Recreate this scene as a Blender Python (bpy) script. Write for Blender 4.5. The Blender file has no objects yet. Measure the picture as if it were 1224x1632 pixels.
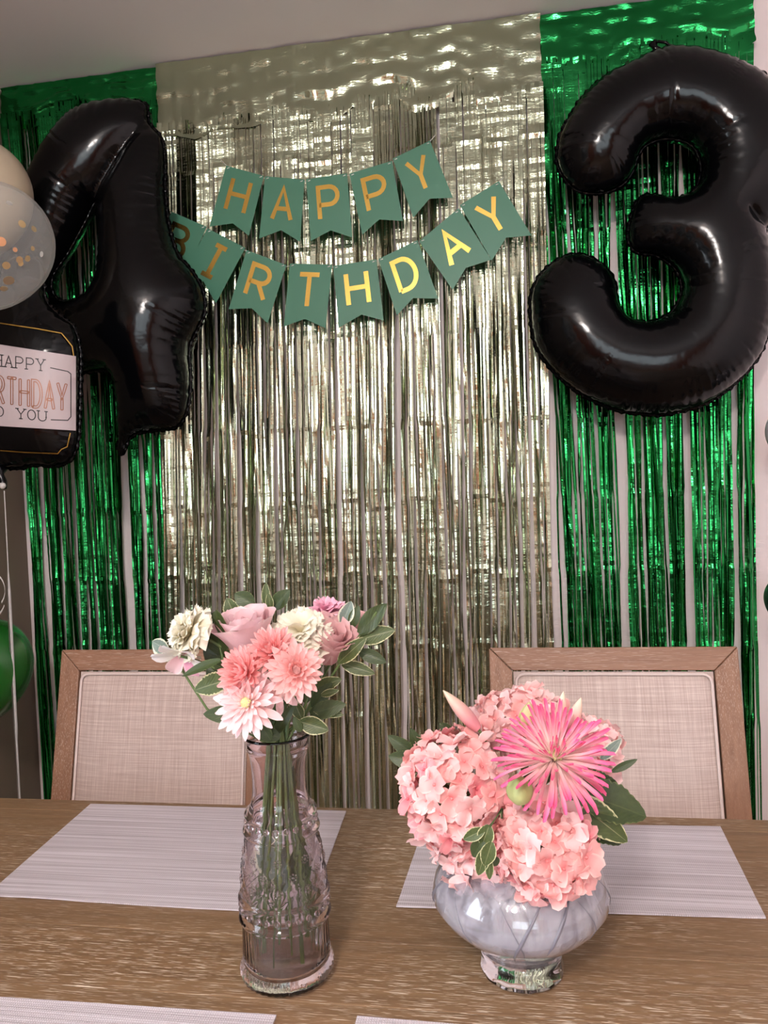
import bpy, math, random
import numpy as np
from mathutils import Vector, Matrix, Euler
from mathutils.geometry import delaunay_2d_cdt
PI = math.pi
rnd = random.Random(7)
S = bpy.context.scene
C = S.collection

# ---------------------------------------------------------------- camera
EYE = Vector((0, 0, 1.25))
ROT = Matrix(((0.98672001, 0.03292007, 0.15905938),
              (0.15758236, 0.04344785, -0.98654959),
              (-0.03938807, 0.99851317, 0.03768324)))
cd = bpy.data.cameras.new('camera'); cam = bpy.data.objects.new('camera', cd); C.objects.link(cam)
cd.sensor_fit = 'HORIZONTAL'; cd.sensor_width = 36; cd.lens = 36 * 1226 / 1224; cd.clip_start = .02
cam.matrix_world = Matrix.Translation(EYE) @ ROT.to_4x4()
S.camera = cam
def ray(px, py): return ROT @ Vector((px - 612, 816 - py, -1226))
def at(px, py, Y):                      # point of the vertical plane y = Y seen at a pixel of the photograph
    d = ray(px, py); return EYE + d * (Y / d.y)
def atz(px, py, z):
    d = ray(px, py); return EYE + d * ((z - EYE.z) / d.z)

# ---------------------------------------------------------------- world, light, exposure
S.view_settings.view_transform = 'Standard'; S.view_settings.look = 'None'
S.view_settings.gamma = 1; S.view_settings.use_curve_mapping = False
S.view_settings.exposure = .60
cy = S.cycles
cy.max_bounces = 12; cy.transmission_bounces = 10; cy.transparent_max_bounces = 16
cy.sample_clamp_indirect = 6; cy.caustics_reflective = True; cy.blur_glossy = .25; cy.use_denoising = True
W = bpy.data.worlds.new('sky'); S.world = W; W.use_nodes = True
nt = W.node_tree; nt.nodes.clear()
sky = nt.nodes.new('ShaderNodeTexSky'); sky.sky_type = 'HOSEK_WILKIE'; sky.turbidity = 4; sky.ground_albedo = .3
sky.sun_direction = Vector((-.5, .35, .75)).normalized()
bg = nt.nodes.new('ShaderNodeBackground'); bg.inputs[1].default_value = 1.6
wo = nt.nodes.new('ShaderNodeOutputWorld')
nt.links.new(sky.outputs[0], bg.inputs[0]); nt.links.new(bg.outputs[0], wo.inputs[0])

def area(name, loc, target, sx, sy, power, col, portal=False):
    l = bpy.data.lights.new(name, 'AREA'); l.shape = 'RECTANGLE'; l.size = sx; l.size_y = sy
    l.energy = power; l.color = col; l.cycles.is_portal = portal
    o = bpy.data.objects.new(name, l); C.objects.link(o); o.location = loc
    o.rotation_euler = (Vector(target) - Vector(loc)).to_track_quat('-Z', 'Y').to_euler()
    return o
# daylight through the two windows, and an unseen fill lamp added behind the camera
area('window_daylight', (-1.68, -.55, 1.5), (0, -.55, 1.40), 1.5, 1.3, 70, (.80, .88, 1.0))
area('front_window_daylight', (.3, -2.95, 1.55), (.3, 0, 1.5), 1.9, 1.25, 34, (.86, .92, 1.0))
l = bpy.data.lights.new('ceiling_fill_light', 'POINT'); l.energy = 58; l.color = (1.0, .92, .87); l.shadow_soft_size = .12  # added fill, lifts the ceiling and upper wall
o = bpy.data.objects.new('ceiling_fill_light', l); C.objects.link(o); o.location = (-.25, -.9, 2.14)

# ---------------------------------------------------------------- naming and mesh helpers
ORG = {}
def tag(o, label=None, cat=None, group=None, kind=None):
    if label: o['label'] = label
    if cat: o['category'] = cat
    if group: o['group'] = group
    if kind: o['kind'] = kind
    return o
def thing(name, loc, label, cat, group=None):
    o = bpy.data.objects.new(name, None); C.objects.link(o); o.location = loc; o.empty_display_size = .05
    ORG[o.name] = Vector(loc)
    return tag(o, label, cat, group)
def mesh(name, V, F, m, smooth=True, uv=None):
    me = bpy.data.meshes.new(name); me.from_pydata([tuple(v) for v in V], [], F)
    if smooth: me.polygons.foreach_set('use_smooth', [True] * len(me.polygons))
    if uv is not None:
        l = me.uv_layers.new(name='uv'); idx = np.empty(len(me.loops), int); me.loops.foreach_get('vertex_index', idx)
        l.data.foreach_set('uv', np.asarray(uv, float)[idx].ravel())
    if m: me.materials.append(m)
    me.update()
    return me
def put(name, me, parent=None, mat4=None, kind=None, label=None):   # mesh data placed in its parent's frame
    o = bpy.data.objects.new(name, me); C.objects.link(o)
    if parent: o.parent = parent; ORG[o.name] = ORG.get(parent.name, Vector())
    if mat4 is not None: o.matrix_local = mat4
    if kind: o['kind'] = kind
    if label: o['label'] = label
    return o
def obj(name, V, F, m, parent=None, smooth=True, uv=None, kind=None, label=None, base=None):
    """vertices in world coordinates; stored relative to the parent's place"""
    if parent is not None: org = ORG[parent.name]
    else: org = Vector(base) if base is not None else Vector((0, 0, 0))
    A = np.asarray([tuple(v) for v in V], float) - np.array(org)
    o = put(name, mesh(name, A, F, m, smooth, uv), parent, None, kind, label)
    if parent is None: o.location = org; ORG[o.name] = org
    return o
class MB:
    def __init__(s): s.V = []; s.F = []; s.U = []
    def add(s, V, F, U=None):
        n = len(s.V); s.V += [tuple(v) for v in V]; s.F += [tuple(i + n for i in f) for f in F]
        s.U += list(U) if U is not None else [(0, 0)] * len(V)
        return s
    def box(s, a, b, bev=0):
        x0, y0, z0 = a; x1, y1, z1 = b
        if bev <= 0:
            V = [(x, y, z) for z in (z0, z1) for y in (y0, y1) for x in (x0, x1)]
            return s.add(V, [(0, 2, 3, 1), (4, 5, 7, 6), (0, 1, 5, 4), (2, 6, 7, 3), (0, 4, 6, 2), (1, 3, 7, 5)])
        import bmesh
        bm = bmesh.new(); vs = [bm.verts.new((x, y, z)) for z in (z0, z1) for y in (y0, y1) for x in (x0, x1)]
        for f in [(0, 2, 3, 1), (4, 5, 7, 6), (0, 1, 5, 4), (2, 6, 7, 3), (0, 4, 6, 2), (1, 3, 7, 5)]: bm.faces.new([vs[i] for i in f])
        bmesh.ops.bevel(bm, geom=bm.edges[:], offset=bev, segments=2, affect='EDGES', profile=.5)
        bm.verts.index_update()
        s.add([v.co[:] for v in bm.verts], [tuple(v.index for v in f.verts) for f in bm.faces]); bm.free()
        return s
    def tube(s, pts, r, n=8, cap=True):
        pts = [Vector(p) for p in pts]; rs = r if hasattr(r, '__len__') else [r] * len(pts)
        up = None; V = []
        for i, p in enumerate(pts):
            t = (pts[min(i + 1, len(pts) - 1)] - pts[max(i - 1, 0)]).normalized()
            if up is None: up = t.orthogonal().normalized()
            up = (up - t * up.dot(t)).normalized(); sd = t.cross(up)
            for k in range(n):
                a = 2 * PI * k / n; V.append(p + (up * math.cos(a) + sd * math.sin(a)) * rs[i])
        F = [(i * n + k, i * n + (k + 1) % n, (i + 1) * n + (k + 1) % n, (i + 1) * n + k) for i in range(len(pts) - 1) for k in range(n)]
        if cap: F += [tuple(range(n - 1, -1, -1)), tuple((len(pts) - 1) * n + k for k in range(n))]
        return s.add(V, F)
    def lathe(s, prof, cx, cy, z0, n=64, mod=None, closed=False):
        V = []
        for j, (r, z) in enumerate(prof):
            for k in range(n):
                a = 2 * PI * k / n; rr = r + (mod(a, z, j) if mod else 0)
                V.append((cx + rr * math.cos(a), cy + rr * math.sin(a), z0 + z))
        m = len(prof); F = []
        for j in range(m if closed else m - 1):
            for k in range(n):
                F.append((j * n + k, j * n + (k + 1) % n, ((j + 1) % m) * n + (k + 1) % n, ((j + 1) % m) * n + k))
        return s.add(V, F)
    def ball(s, c, r, nu=12, nv=8):
        V = []; F = []
        for j in range(nv + 1):
            t = PI * j / nv
            for k in range(nu):
                a = 2 * PI * k / nu; V.append((c[0] + r * math.sin(t) * math.cos(a), c[1] + r * math.sin(t) * math.sin(a), c[2] + r * math.cos(t)))
        for j in range(nv):
            for k in range(nu): F.append((j * nu + k, (j + 1) * nu + k, (j + 1) * nu + (k + 1) % nu, j * nu + (k + 1) % nu))
        return s.add(V, F)
    def obj(s, name, m, parent=None, smooth=True, uv=False, **k):
        return obj(name, s.V, s.F, m, parent, smooth, s.U if uv else None, **k)
def sm_noise(n, step, amp, r):                      # smooth 1-D noise of n samples
    k = max(2, int(n / step) + 3); c = np.array([r.uniform(-1, 1) for _ in range(k)])
    x = np.linspace(0, k - 1.001, n); i = x.astype(int); f = x - i; f = f * f * (3 - 2 * f)
    return amp * (c[i] * (1 - f) + c[np.minimum(i + 1, k - 1)] * f)

# ---------------------------------------------------------------- materials
def srgb(r, g, b):
    f = lambda c: (c / 255 / 12.92) if c / 255 <= .04045 else ((c / 255 + .055) / 1.055) ** 2.4
    return (f(r), f(g), f(b), 1)
class M:
    """small wrapper: a Principled material with nodes added by name"""
    def __init__(s, name, col=(.5, .5, .5, 1), rough=.5, metal=0, **kw):
        s.m = bpy.data.materials.new(name); s.m.use_nodes = True; s.t = s.m.node_tree
        s.b = s.t.nodes['Principled BSDF']; s.out = s.t.nodes['Material Output']
        s.b.inputs['Base Color'].default_value = col; s.b.inputs['Roughness'].default_value = rough; s.b.inputs['Metallic'].default_value = metal
        for k, v in kw.items(): s.b.inputs[k.replace('_', ' ')].default_value = v
    def n(s, typ, props=None, **ins):
        nd = s.t.nodes.new('ShaderNode' + typ)
        for k, v in (props or {}).items(): setattr(nd, k, v)
        for k, v in ins.items():
            key = int(k[1:]) if k[0] == 'i' and k[1:].isdigit() else k.replace('_', ' ')
            if isinstance(v, bpy.types.NodeSocket): s.t.links.new(v, nd.inputs[key])
            else: nd.inputs[key].default_value = v
        return nd
    def coord(s, kind='Object', scale=(1, 1, 1), rot=(0, 0, 0)):
        return s.n('Mapping', Vector=s.n('TexCoord').outputs[kind], Scale=scale, Rotation=rot).outputs[0]
    def noise(s, vec, scale=5, detail=3, rough=.5): return s.n('TexNoise', Vector=vec, Scale=scale, Detail=detail, Roughness=rough).outputs[0]
    def ramp(s, fac, stops, interp='LINEAR'):
        nd = s.n('ValToRGB', Fac=fac); e = nd.color_ramp.elements; nd.color_ramp.interpolation = interp
        while len(e) < len(stops): e.new(.5)
        for i, (p, c) in enumerate(stops): e[i].position = p; e[i].color = c if len(c) == 4 else (*c, 1)
        return nd.outputs[0]
    def mix(s, fac, a, b, mode='MIX'):
        nd = s.n('Mix', {'data_type': 'RGBA', 'blend_type': mode})
        for i, v in ((0, fac), (6, a), (7, b)):
            if isinstance(v, bpy.types.NodeSocket): s.t.links.new(v, nd.inputs[i])
            else: nd.inputs[i].default_value = v
        return nd.outputs[2]
    def math(s, op, a, b=0.):
        return s.n('Math', {'operation': op}, i0=a, i1=b).outputs[0]
    def col(s, sock): s.t.links.new(sock, s.b.inputs['Base Color']); return s
    def rough(s, sock): s.t.links.new(sock, s.b.inputs['Roughness']); return s
    def bump(s, h, strength=.3, dist=.001):
        nd = s.n('Bump', Height=h, Strength=strength, Distance=dist)
        s.t.links.new(nd.outputs[0], s.b.inputs['Normal']); return s
g4 = lambda v: (v, v, v, 1)

# painted plaster
def paint(name, c):
    m = M(name, c, .75); v = m.coord(); n = m.noise(v, 90, 3); m.bump(n, .12, .001)
    m.col(m.mix(m.ramp(m.noise(v, 1.3, 2), [(.3, g4(0)), (.7, g4(.12))]), c, tuple(x * .8 for x in c[:3]) + (1,))); return m.m
m_wall = paint('wall_paint', srgb(236, 222, 222))
m_ceil = paint('ceiling_paint', srgb(238, 234, 236))
m_trim = paint('white_trim_paint', srgb(235, 232, 228))
m_leftwall = paint('taupe_wall_paint', srgb(116, 102, 88))
# foil
def foil(name, c, rough, bs=.5, dark=None):
    m = M(name, c, rough, 1.0); v = m.coord(scale=(1, 1, 2.6)); a = m.noise(v, 55, 3, .6)
    b = m.noise(m.coord(scale=(.15, .15, 1)), 190, 2)
    m.bump(m.math('ADD', a, m.math('MULTIPLY', b, .5)), bs, .004)
    if dark: m.col(m.mix(m.noise(m.coord(), 14, 2), c, dark))
    return m.m
m_green_foil = foil('green_foil', (.035, .36, .10, 1), .15, .22, (.015, .20, .05, 1))
m_silver_foil = foil('champagne_foil', (.57, .63, .46, 1), .17, .22, (.46, .50, .36, 1))
def blackfoil():
    m = M('black_foil', (.0015, .0015, .002, 1), .15, 0); m.b.inputs['Specular IOR Level'].default_value = .27
    m.bump(m.noise(m.coord(), 16, 3, .5), .25, .006); return m.m
m_black = blackfoil()
m_gold = M('gold_foil_print', (.78, .50, .12, 1), .27, 1).m
m_rose_gold = M('rose_gold_print', (.34, .15, .09, 1), .4, .3).m
mm = M('green_card', srgb(74, 128, 104), .42); mm.bump(mm.noise(mm.coord(), 300, 2), .05, .0005); m_card = mm.m
m_whitetie = M('white_tie', srgb(225, 225, 220), .5).m
m_label = M('label_print', srgb(188, 174, 176), .5).m
m_ink = M('black_ink', (.02, .02, .02, 1), .5).m
def latex(name, c, rough=.25, sub=.1):
    m = M(name, c, rough); m.b.inputs['Subsurface Weight'].default_value = 0; m.b.inputs['Coat Weight'].default_value = .3; return m.m
m_beige = latex('beige_latex', srgb(188, 172, 148), .35)
m_greenlatex = latex('green_latex', srgb(28, 92, 30), .22)
m_darkgreen = latex('dark_green_latex', srgb(20, 50, 34), .2)
m_shadow_grey = latex('soft_shadow_grey', srgb(178, 168, 176), .4)
def clearballoon():
    m = M('clear_balloon_film', (.7, .7, .68, 1), .3)
    tr = m.n('BsdfTransparent', Color=(.93, .93, .92, 1)); lw = m.n('LayerWeight', Blend=.35)
    fac = m.math('ADD', m.math('MULTIPLY', lw.outputs[1], .35), .10)
    mx = m.n('MixShader', i0=fac, i1=tr.outputs[0], i2=m.b.outputs[0]); m.t.links.new(mx.outputs[0], m.out.inputs[0]); return m.m
m_clear = clearballoon()
# limed oak
def oak(name, base, dark, light, axis=0, streak=.5):
    m = M(name, base, .5)
    sc = [30, 30, 30]; sc[axis] = 1.4
    grain = m.noise(m.coord(scale=tuple(sc)), 3.2, 5, .65)
    ss = [800, 800, 800]; ss[axis] = 38
    st = m.ramp(m.noise(m.coord(scale=tuple(ss)), 1, 2, .6), [(.57, g4(0)), (.62, g4(1))])
    patch = m.ramp(m.noise(m.coord(scale=tuple(3 if i != axis else 1.2 for i in range(3))), 2.5, 3), [(.35, g4(.15)), (.65, g4(1))])
    c1 = m.mix(m.ramp(grain, [(.3, g4(0)), (.7, g4(1))]), dark, base)
    inf = m.n('ObjectInfo').outputs['Random']
    c1 = m.mix(m.math('MULTIPLY', inf, .35), c1, dark)
    c2 = m.mix(m.math('MULTIPLY', m.math('MULTIPLY', st, patch), streak), c1, light)
    m.col(c2).bump(m.math('ADD', grain, m.math('MULTIPLY', st, -.4)), .15, .001); return m.m
TB, TD, TL = srgb(136, 106, 76), srgb(110, 83, 58), srgb(222, 205, 184)
m_oakx = oak('limed_oak_x', TB, TD, TL, 0, .75)
m_oaky = oak('limed_oak_y', TB, TD, TL, 1, .75)
CB, CD = srgb(158, 118, 94), srgb(128, 92, 70)
m_chairx = oak('chair_oak_x', CB, CD, srgb(215, 195, 180), 0, .4)
m_chairz = oak('chair_oak_z', CB, CD, srgb(215, 195, 180), 2, .4)
m_cab = oak('cabinet_wood', srgb(205, 112, 56), srgb(165, 84, 40), srgb(215, 140, 84), 2, .1)
m_floor = oak('floor_wood', srgb(196, 166, 136), srgb(160, 128, 100), srgb(215, 190, 160), 1, .2)
def linen():
    m = M('linen_fabric', srgb(200, 180, 172), .9)
    a = m.noise(m.coord(scale=(9, 9, 420)), 1, 3, .7); b = m.noise(m.coord(scale=(420, 9, 9)), 1, 3, .7)
    s_ = m.math('MULTIPLY', m.math('ADD', a, b), .5)
    m.col(m.ramp(s_, [(.36, srgb(174, 153, 145)), (.50, srgb(191, 171, 163)), (.66, srgb(214, 197, 189))])); m.t.nodes
    h = m.math('MULTIPLY', s_, 1); m.bump(h, .35, .0012)
    return m.m
m_linen = linen()
m_piping = M('piping_fabric', srgb(214, 196, 190), .85).m
def woven():
    m = M('woven_vinyl', srgb(205, 196, 202), .55)
    a = m.noise(m.coord(scale=(2.5, 260, 1)), 1, 3, .6); w = m.n('TexWave', {'bands_direction': 'Y'}, Vector=m.coord(), Scale=110, Distortion=1.2, Detail=1).outputs[1]
    w2 = m.n('TexWave', {'bands_direction': 'X'}, Vector=m.coord(), Scale=130, Distortion=.6, Detail=1).outputs[1]
    c = m.ramp(a, [(.3, srgb(156, 145, 148)), (.5, srgb(188, 177, 182)), (.68, srgb(216, 208, 214))])
    dots = m.math('MULTIPLY', w, w2)
    m.col(m.mix(m.math('MULTIPLY', dots, .5), c, srgb(232, 226, 230))).bump(dots, .5, .0008); return m.m
m_mat = woven()
def glass(name, c, rough, ior=1.45):
    m = M(name, c, rough); m.b.inputs['Transmission Weight'].default_value = 1; m.b.inputs['IOR'].default_value = ior; return m
def thin_glass(name, c, tint, k, ior=1.4, rough=.02):
    m = glass(name, c, rough, ior); tr = m.n('BsdfTransparent', Color=tint); lw = m.n('LayerWeight', Blend=.4)
    mx = m.n('MixShader', i0=m.math('ADD', m.math('MULTIPLY', lw.outputs[1], .35), k), i1=tr.outputs[0], i2=m.b.outputs[0]); m.t.links.new(mx.outputs[0], m.out.inputs[0]); return m.m
m_rosegl = thin_glass('rose_glass', (.99, .91, .945, 1), (.99, .93, .955, 1), 1.0, 1.36, .0)
mg = glass('pearl_glass', (.86, .85, .92, 1), .10, 1.33); mg.b.inputs['Transmission Weight'].default_value = .74
nz = mg.n('TexNoise', Vector=mg.coord(scale=(1, 1, .28), rot=(.35, .3, .2)), Scale=48, Detail=2, Distortion=1.2).outputs[0]; mg.col(mg.ramp(nz, [(.36, (.50, .48, .53, 1)), (.47, (.74, .71, .78, 1)), (.62, (.88, .86, .91, 1))])).bump(nz, .5, .003); mg.b.inputs['Coat Weight'].default_value = 1; m_pearl = mg.m
m_water = thin_glass('vase_water', (.95, .97, .95, 1), (.97, .98, .97, 1), .2, 1.2, 0)
m_cloudy = thin_glass('cloudy_water', (.80, .80, .84, 1), (.86, .86, .90, 1), .6, 1.25, .1)
m_swirl = M('smoky_glass_line', srgb(108, 104, 112), .25).m
mg = glass('clear_glass', (.93, .93, .96, 1), .02, 1.4); m_footgl = mg.m
# petals: colour runs along the petal (uv.y), a little noise and translucency
def petal_mat(name, base, tip, edge=None, sss=.25, pos=(.15, .8)):
    m = M(name, tip, .55); uv = m.n('TexCoord').outputs['UV']; sp = m.n('SeparateXYZ', Vector=uv)
    c = m.ramp(sp.outputs[1], [(pos[0], base), (pos[1], tip)])
    if edge: c = m.mix(m.ramp(m.math('ABSOLUTE', m.math('SUBTRACT', sp.outputs[0], .5)), [(.36, g4(0)), (.5, g4(1))]), c, edge)
    c = m.mix(m.ramp(m.noise(m.coord('UV', (14, 1.5, 1)), 3, 2), [(.3, g4(0)), (.8, g4(.25))]), c, tuple(x * .8 for x in tip[:3]) + (1,))
    m.col(c)
    tr = m.n('BsdfTranslucent', Color=c); mx = m.n('MixShader', i0=.28, i1=m.b.outputs[0], i2=tr.outputs[0])
    m.t.links.new(mx.outputs[0], m.out.inputs[0]); return m.m
p_cream = petal_mat('cream_petal', srgb(228, 214, 172), srgb(242, 236, 218))
p_white = petal_mat('white_petal', srgb(236, 232, 214), srgb(246, 240, 240))
p_rose = petal_mat('rose_petal', srgb(236, 178, 186), srgb(242, 204, 208), srgb(248, 224, 220))
p_dusty = petal_mat('dusty_rose_petal', srgb(222, 160, 162), srgb(230, 184, 184), srgb(240, 208, 204))
p_coral = petal_mat('coral_petal', srgb(246, 140, 140), srgb(252, 190, 188), srgb(254, 212, 206))
p_lcoral = petal_mat('light_coral_petal', srgb(248, 176, 170), srgb(252, 204, 200), srgb(254, 220, 214))
p_blush = petal_mat('blush_petal', srgb(246, 205, 198), srgb(252, 214, 216), srgb(254, 232, 230))
p_carn = petal_mat('pink_carnation_petal', srgb(224, 130, 164), srgb(244, 184, 204), srgb(250, 214, 224))
p_spider = petal_mat('spider_petal', srgb(252, 232, 222), srgb(238, 100, 150), None, pos=(.30, .92))
p_hyd = [petal_mat('hydrangea_petal', srgb(244, 150, 150), srgb(250, 188, 184), srgb(252, 208, 200), pos=(.08, .6)),
         petal_mat('hydrangea_petal_pale', srgb(246, 172, 170), srgb(252, 208, 206), srgb(252, 222, 216), pos=(.02, .5)),
         petal_mat('hydrangea_petal_deep', srgb(236, 120, 132), srgb(246, 164, 168), srgb(250, 190, 188), pos=(.02, .5))]
p_lily = petal_mat('lily_bud', srgb(226, 140, 152), srgb(240, 220, 196), None, pos=(.2, .9))
p_lily2 = petal_mat('lily_bud_green', srgb(196, 190, 120), srgb(208, 196, 150), srgb(160, 164, 90))
p_greenbud = petal_mat('green_bud', srgb(190, 190, 130), srgb(160, 168, 108), None)
def leafm(name, mid, dark, edge, e0=.38):
    m = M(name, mid, .42); uv = m.n('TexCoord').outputs['UV']; sp = m.n('SeparateXYZ', Vector=uv)
    d = m.math('ABSOLUTE', m.math('SUBTRACT', sp.outputs[0], .5))
    nz = m.math('MULTIPLY', m.math('SUBTRACT', m.noise(m.coord('UV', (6, 9, 1)), 2, 3), .5), .22)
    vein = m.ramp(d, [(0, g4(1)), (.025, g4(0))])
    c = m.mix(m.noise(m.coord('UV', (3, 5, 1)), 2, 3), mid, dark)
    c = m.mix(m.math('MULTIPLY', vein, .4), c, edge)
    c = m.mix(m.ramp(m.math('ADD', d, nz), [(e0, g4(0)), (e0 + .04, g4(1))]), c, edge)
    m.col(c); w = m.n('TexWave', {'bands_direction': 'DIAGONAL'}, Vector=m.coord('UV', (1, 1.6, 1)), Scale=4, Distortion=1).outputs[1]
    m.bump(w, .2, .0006)
    tr = m.n('BsdfTranslucent', Color=c); mx = m.n('MixShader', i0=.2, i1=m.b.outputs[0], i2=tr.outputs[0])
    m.t.links.new(mx.outputs[0], m.out.inputs[0]); return m.m
l_var = leafm('variegated_leaf', srgb(86, 98, 50), srgb(54, 68, 34), srgb(206, 202, 156), .43)
l_dark = leafm('dark_leaf', srgb(70, 84, 44), srgb(42, 56, 28), srgb(104, 114, 66), .47)
l_pale = leafm('pale_leaf', srgb(136, 150, 140), srgb(100, 120, 110), srgb(222, 222, 200), .36)
m_stem = M('stem_green', srgb(84, 104, 56), .5).m
m_disc = M('flower_disc', srgb(200, 200, 140), .7).m
m_floret_eye = M('floret_eye', srgb(214, 110, 116), .6).m
m_ribbon = M('silver_ribbon', srgb(205, 200, 196), .35).m
m_hedge = M('hedge_green', srgb(110, 150, 50), .7).m
m_glasspane = None
def pane():
    m = M('window_glass', (1, 1, 1, 1), .02); tr = m.n('BsdfTransparent', Color=(.96, .98, .97, 1)); gl = m.n('BsdfGlossy', Roughness=.02)
    fr = m.n('Fresnel', IOR=1.45); mx = m.n('MixShader', i0=fr.outputs[0], i1=tr.outputs[0], i2=gl.outputs[0]); m.t.links.new(mx.outputs[0], m.out.inputs[0]); return m.m
m_glasspane = pane()

# ================================================================ the room
H = 2.44; XL, XR, YF, YB = -1.425, 1.95, -2.8, 2.10
def sbox(name, a, b, m, bev=0, parent=None):
    o = MB().box(a, b, bev).obj(name, m, parent, smooth=False, base=(a[0], a[1], a[2]) if parent is None else None)
    if parent is None: o['kind'] = 'structure'
    return o
sbox('wall_back', (XL - .1, YB, 0), (XR + .1, YB + .1, H), m_wall)
sbox('wall_right', (XR, YF, 0), (XR + .1, YB, H), m_wall)
def wall_with_hole(name, horiz, c0, c1, lo, hi, h0, h1, z0, z1, m):
    b = MB()
    def bx(u0, u1, za, zb):
        if horiz: b.box((u0, c0, za), (u1, c1, zb))
        else: b.box((c0, u0, za), (c1, u1, zb))
    bx(lo, h0, 0, H); bx(h1, hi, 0, H); bx(h0, h1, 0, z0); bx(h0, h1, z1, H)
    o = b.obj(name, m, None, smooth=False, base=(0, 0, 0)); o['kind'] = 'structure'
wall_with_hole('wall_left', False, XL - .1, XL, YF, YB, -1.3, .2, .85, 2.15, m_leftwall)
wall_with_hole('wall_front', True, YF - .1, YF, XL - .1, XR + .1, -.65, 1.25, .92, 2.18, m_wall)
def window(name, horiz, c, u0, u1, z0, z1, n):
    root = bpy.data.objects.new(name, None); C.objects.link(root); root['kind'] = 'structure'
    root.location = ((u0 + u1) / 2, c, z0) if horiz else (c, (u0 + u1) / 2, z0); ORG[root.name] = Vector(root.location)
    def bx(a0, a1, za, zb, nm, m, t=.03):
        if horiz: MB().box((a0, c - t, za), (a1, c + t, zb)).obj(nm, m, root, smooth=False)
        else: MB().box((c - t, a0, za), (c + t, a1, zb)).obj(nm, m, root, smooth=False)
    bx(u0, u1, z0, z0 + .05, 'sill', m_trim, .045); bx(u0, u1, z1 - .05, z1, 'head_rail', m_trim)
    for k in range(n + 1):
        u = u0 + (u1 - u0) * k / n; a = min(max(u - .025, u0), u1 - .05); bx(a, a + .05, z0 + .05, z1 - .05, 'mullion', m_trim)
    for k in range(n):
        a = u0 + (u1 - u0) * k / n + .03; bx(a, u0 + (u1 - u0) * (k + 1) / n - .03, z0 + .05, z1 - .05, 'pane', m_glasspane, .003)
window('window_1', False, XL - .05, -1.3, .2, .85, 2.15, 2)
window('window_2', True, YF - .05, -.65, 1.25, .92, 2.18, 3)
sbox('ceiling', (XL - .1, YF - .1, H), (XR + .1, YB + .1, H + .1), m_ceil)
fl = sbox('floor', (XL - .1, YF - .1, -.06), (XR + .1, YB + .1, -.012), m_floor)
pm = {}
for i in range(23):
    x0 = XL + i * .15
    for j in range(3):
        y0 = YF + j * 1.7 - (i % 3) * .5; y1 = min(y0 + 1.7, YB); y0 = max(y0, YF)
        if y1 - y0 > .05:
            k = round(y1 - y0, 3)
            if k not in pm: pm[k] = mesh('floor_board', MB().box((.0015, .0015, 0), (.1485, k - .0015, .012)).V, MB().box((.0015, .0015, 0), (.1485, k - .0015, .012)).F, m_floor, False)
            put('floor_board', pm[k], fl, Matrix.Translation(Vector((x0, y0, -.012)) - ORG[fl.name]))
sbox('baseboard_back', (XL, YB - .015, 0), (XR, YB, .1), m_trim)
sbox('baseboard_left', (XL, YF, 0), (XL + .015, YB - .015, .1), m_trim)
sbox('baseboard_right', (XR - .015, YF, 0), (XR, YB - .015, .1), m_trim)
sbox('baseboard_front', (XL + .015, YF, 0), (XR - .015, YF + .015, .1), m_trim)
# unseen fixture added to brighten the ceiling and upper wall
t = thing('ceiling_fill_lamp', (-.25, -.9, 2.37), 'unseen flush round fill lamp added on the ceiling behind the camera', 'lamp')
MB().lathe([(0.001, .07), (.2, .07), (.2, .055), (.19, .05)], -.25, -.9, 2.37, 32).obj('canopy', m_trim, t)
dm = M('fill_lamp_diffuser', (1, .9, .8, 1), .5); dm.b.inputs['Emission Color'].default_value = (1, .8, .66, 1); dm.b.inputs['Emission Strength'].default_value = 2.5
MB().lathe([(.19, .055), (.18, .035), (.15, .018), (.1, .006), (.001, .0)], -.25, -.9, 2.37, 32).obj('diffuser', dm.m, t)
# a wooden cabinet standing on the near side, seen only as the warm glints in the foil
t = thing('cabinet', (-1.03, YF + .24, 0), 'tall brown wooden cabinet on the near wall behind the camera', 'cabinet')
MB().box((-1.38, YF + .03, 0), (-.68, YF + .45, 2.0), .006).obj('body', m_cab, t, smooth=False)
for k in range(2):
    d = MB().box((-1.36 + k * .34, YF + .452, .08), (-1.03 + k * .34, YF + .472, 1.94), .004).obj('door', m_cab, t, smooth=False)
    MB().tube([(-1.06 + k * .06, YF + .49, .95), (-1.06 + k * .06, YF + .49, 1.1)], .006).obj('handle', m_gold, d)
t = thing('added_wardrobe', (1.62, YF + .24, 0), 'unseen brown wooden cupboard added right of the near window for the foil to reflect', 'cabinet')  # unseen, added as brown wood for the foil to mirror
MB().box((1.32, YF + .03, 0), (1.90, YF + .5, 2.1), .006).obj('body', m_cab, t, smooth=False)
for k in range(2):
    d = MB().box((1.34 + k * .28, YF + .502, .08), (1.61 + k * .28, YF + .522, 2.04), .004).obj('door', m_cab, t, smooth=False)
    MB().tube([(1.585 + k * .06, YF + .54, .95), (1.585 + k * .06, YF + .54, 1.1)], .006).obj('handle', m_gold, d)
t = thing('added_bookcase', (XL + .2, -1.9, 0), 'unseen tall honey coloured wooden shelving added on the left wall for the foil to reflect', 'added_bookcase')  # unseen, added to put orange reflections into the silver foil
for y in (-2.30, -1.48): MB().box((XL + .02, y, 0), (XL + .34, y + .025, 2.05)).obj('side_panel', m_cab, t, smooth=False)
MB().box((XL + .004, -2.30, 0), (XL + .02, -1.455, 2.05)).obj('back_panel', m_cab, t, smooth=False)
for z in (.06, .48, .88, 1.28, 1.66, 2.03): MB().box((XL + .02, -2.275, z), (XL + .33, -1.48, z + .022)).obj('shelf', m_cab, t, smooth=False)
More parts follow.
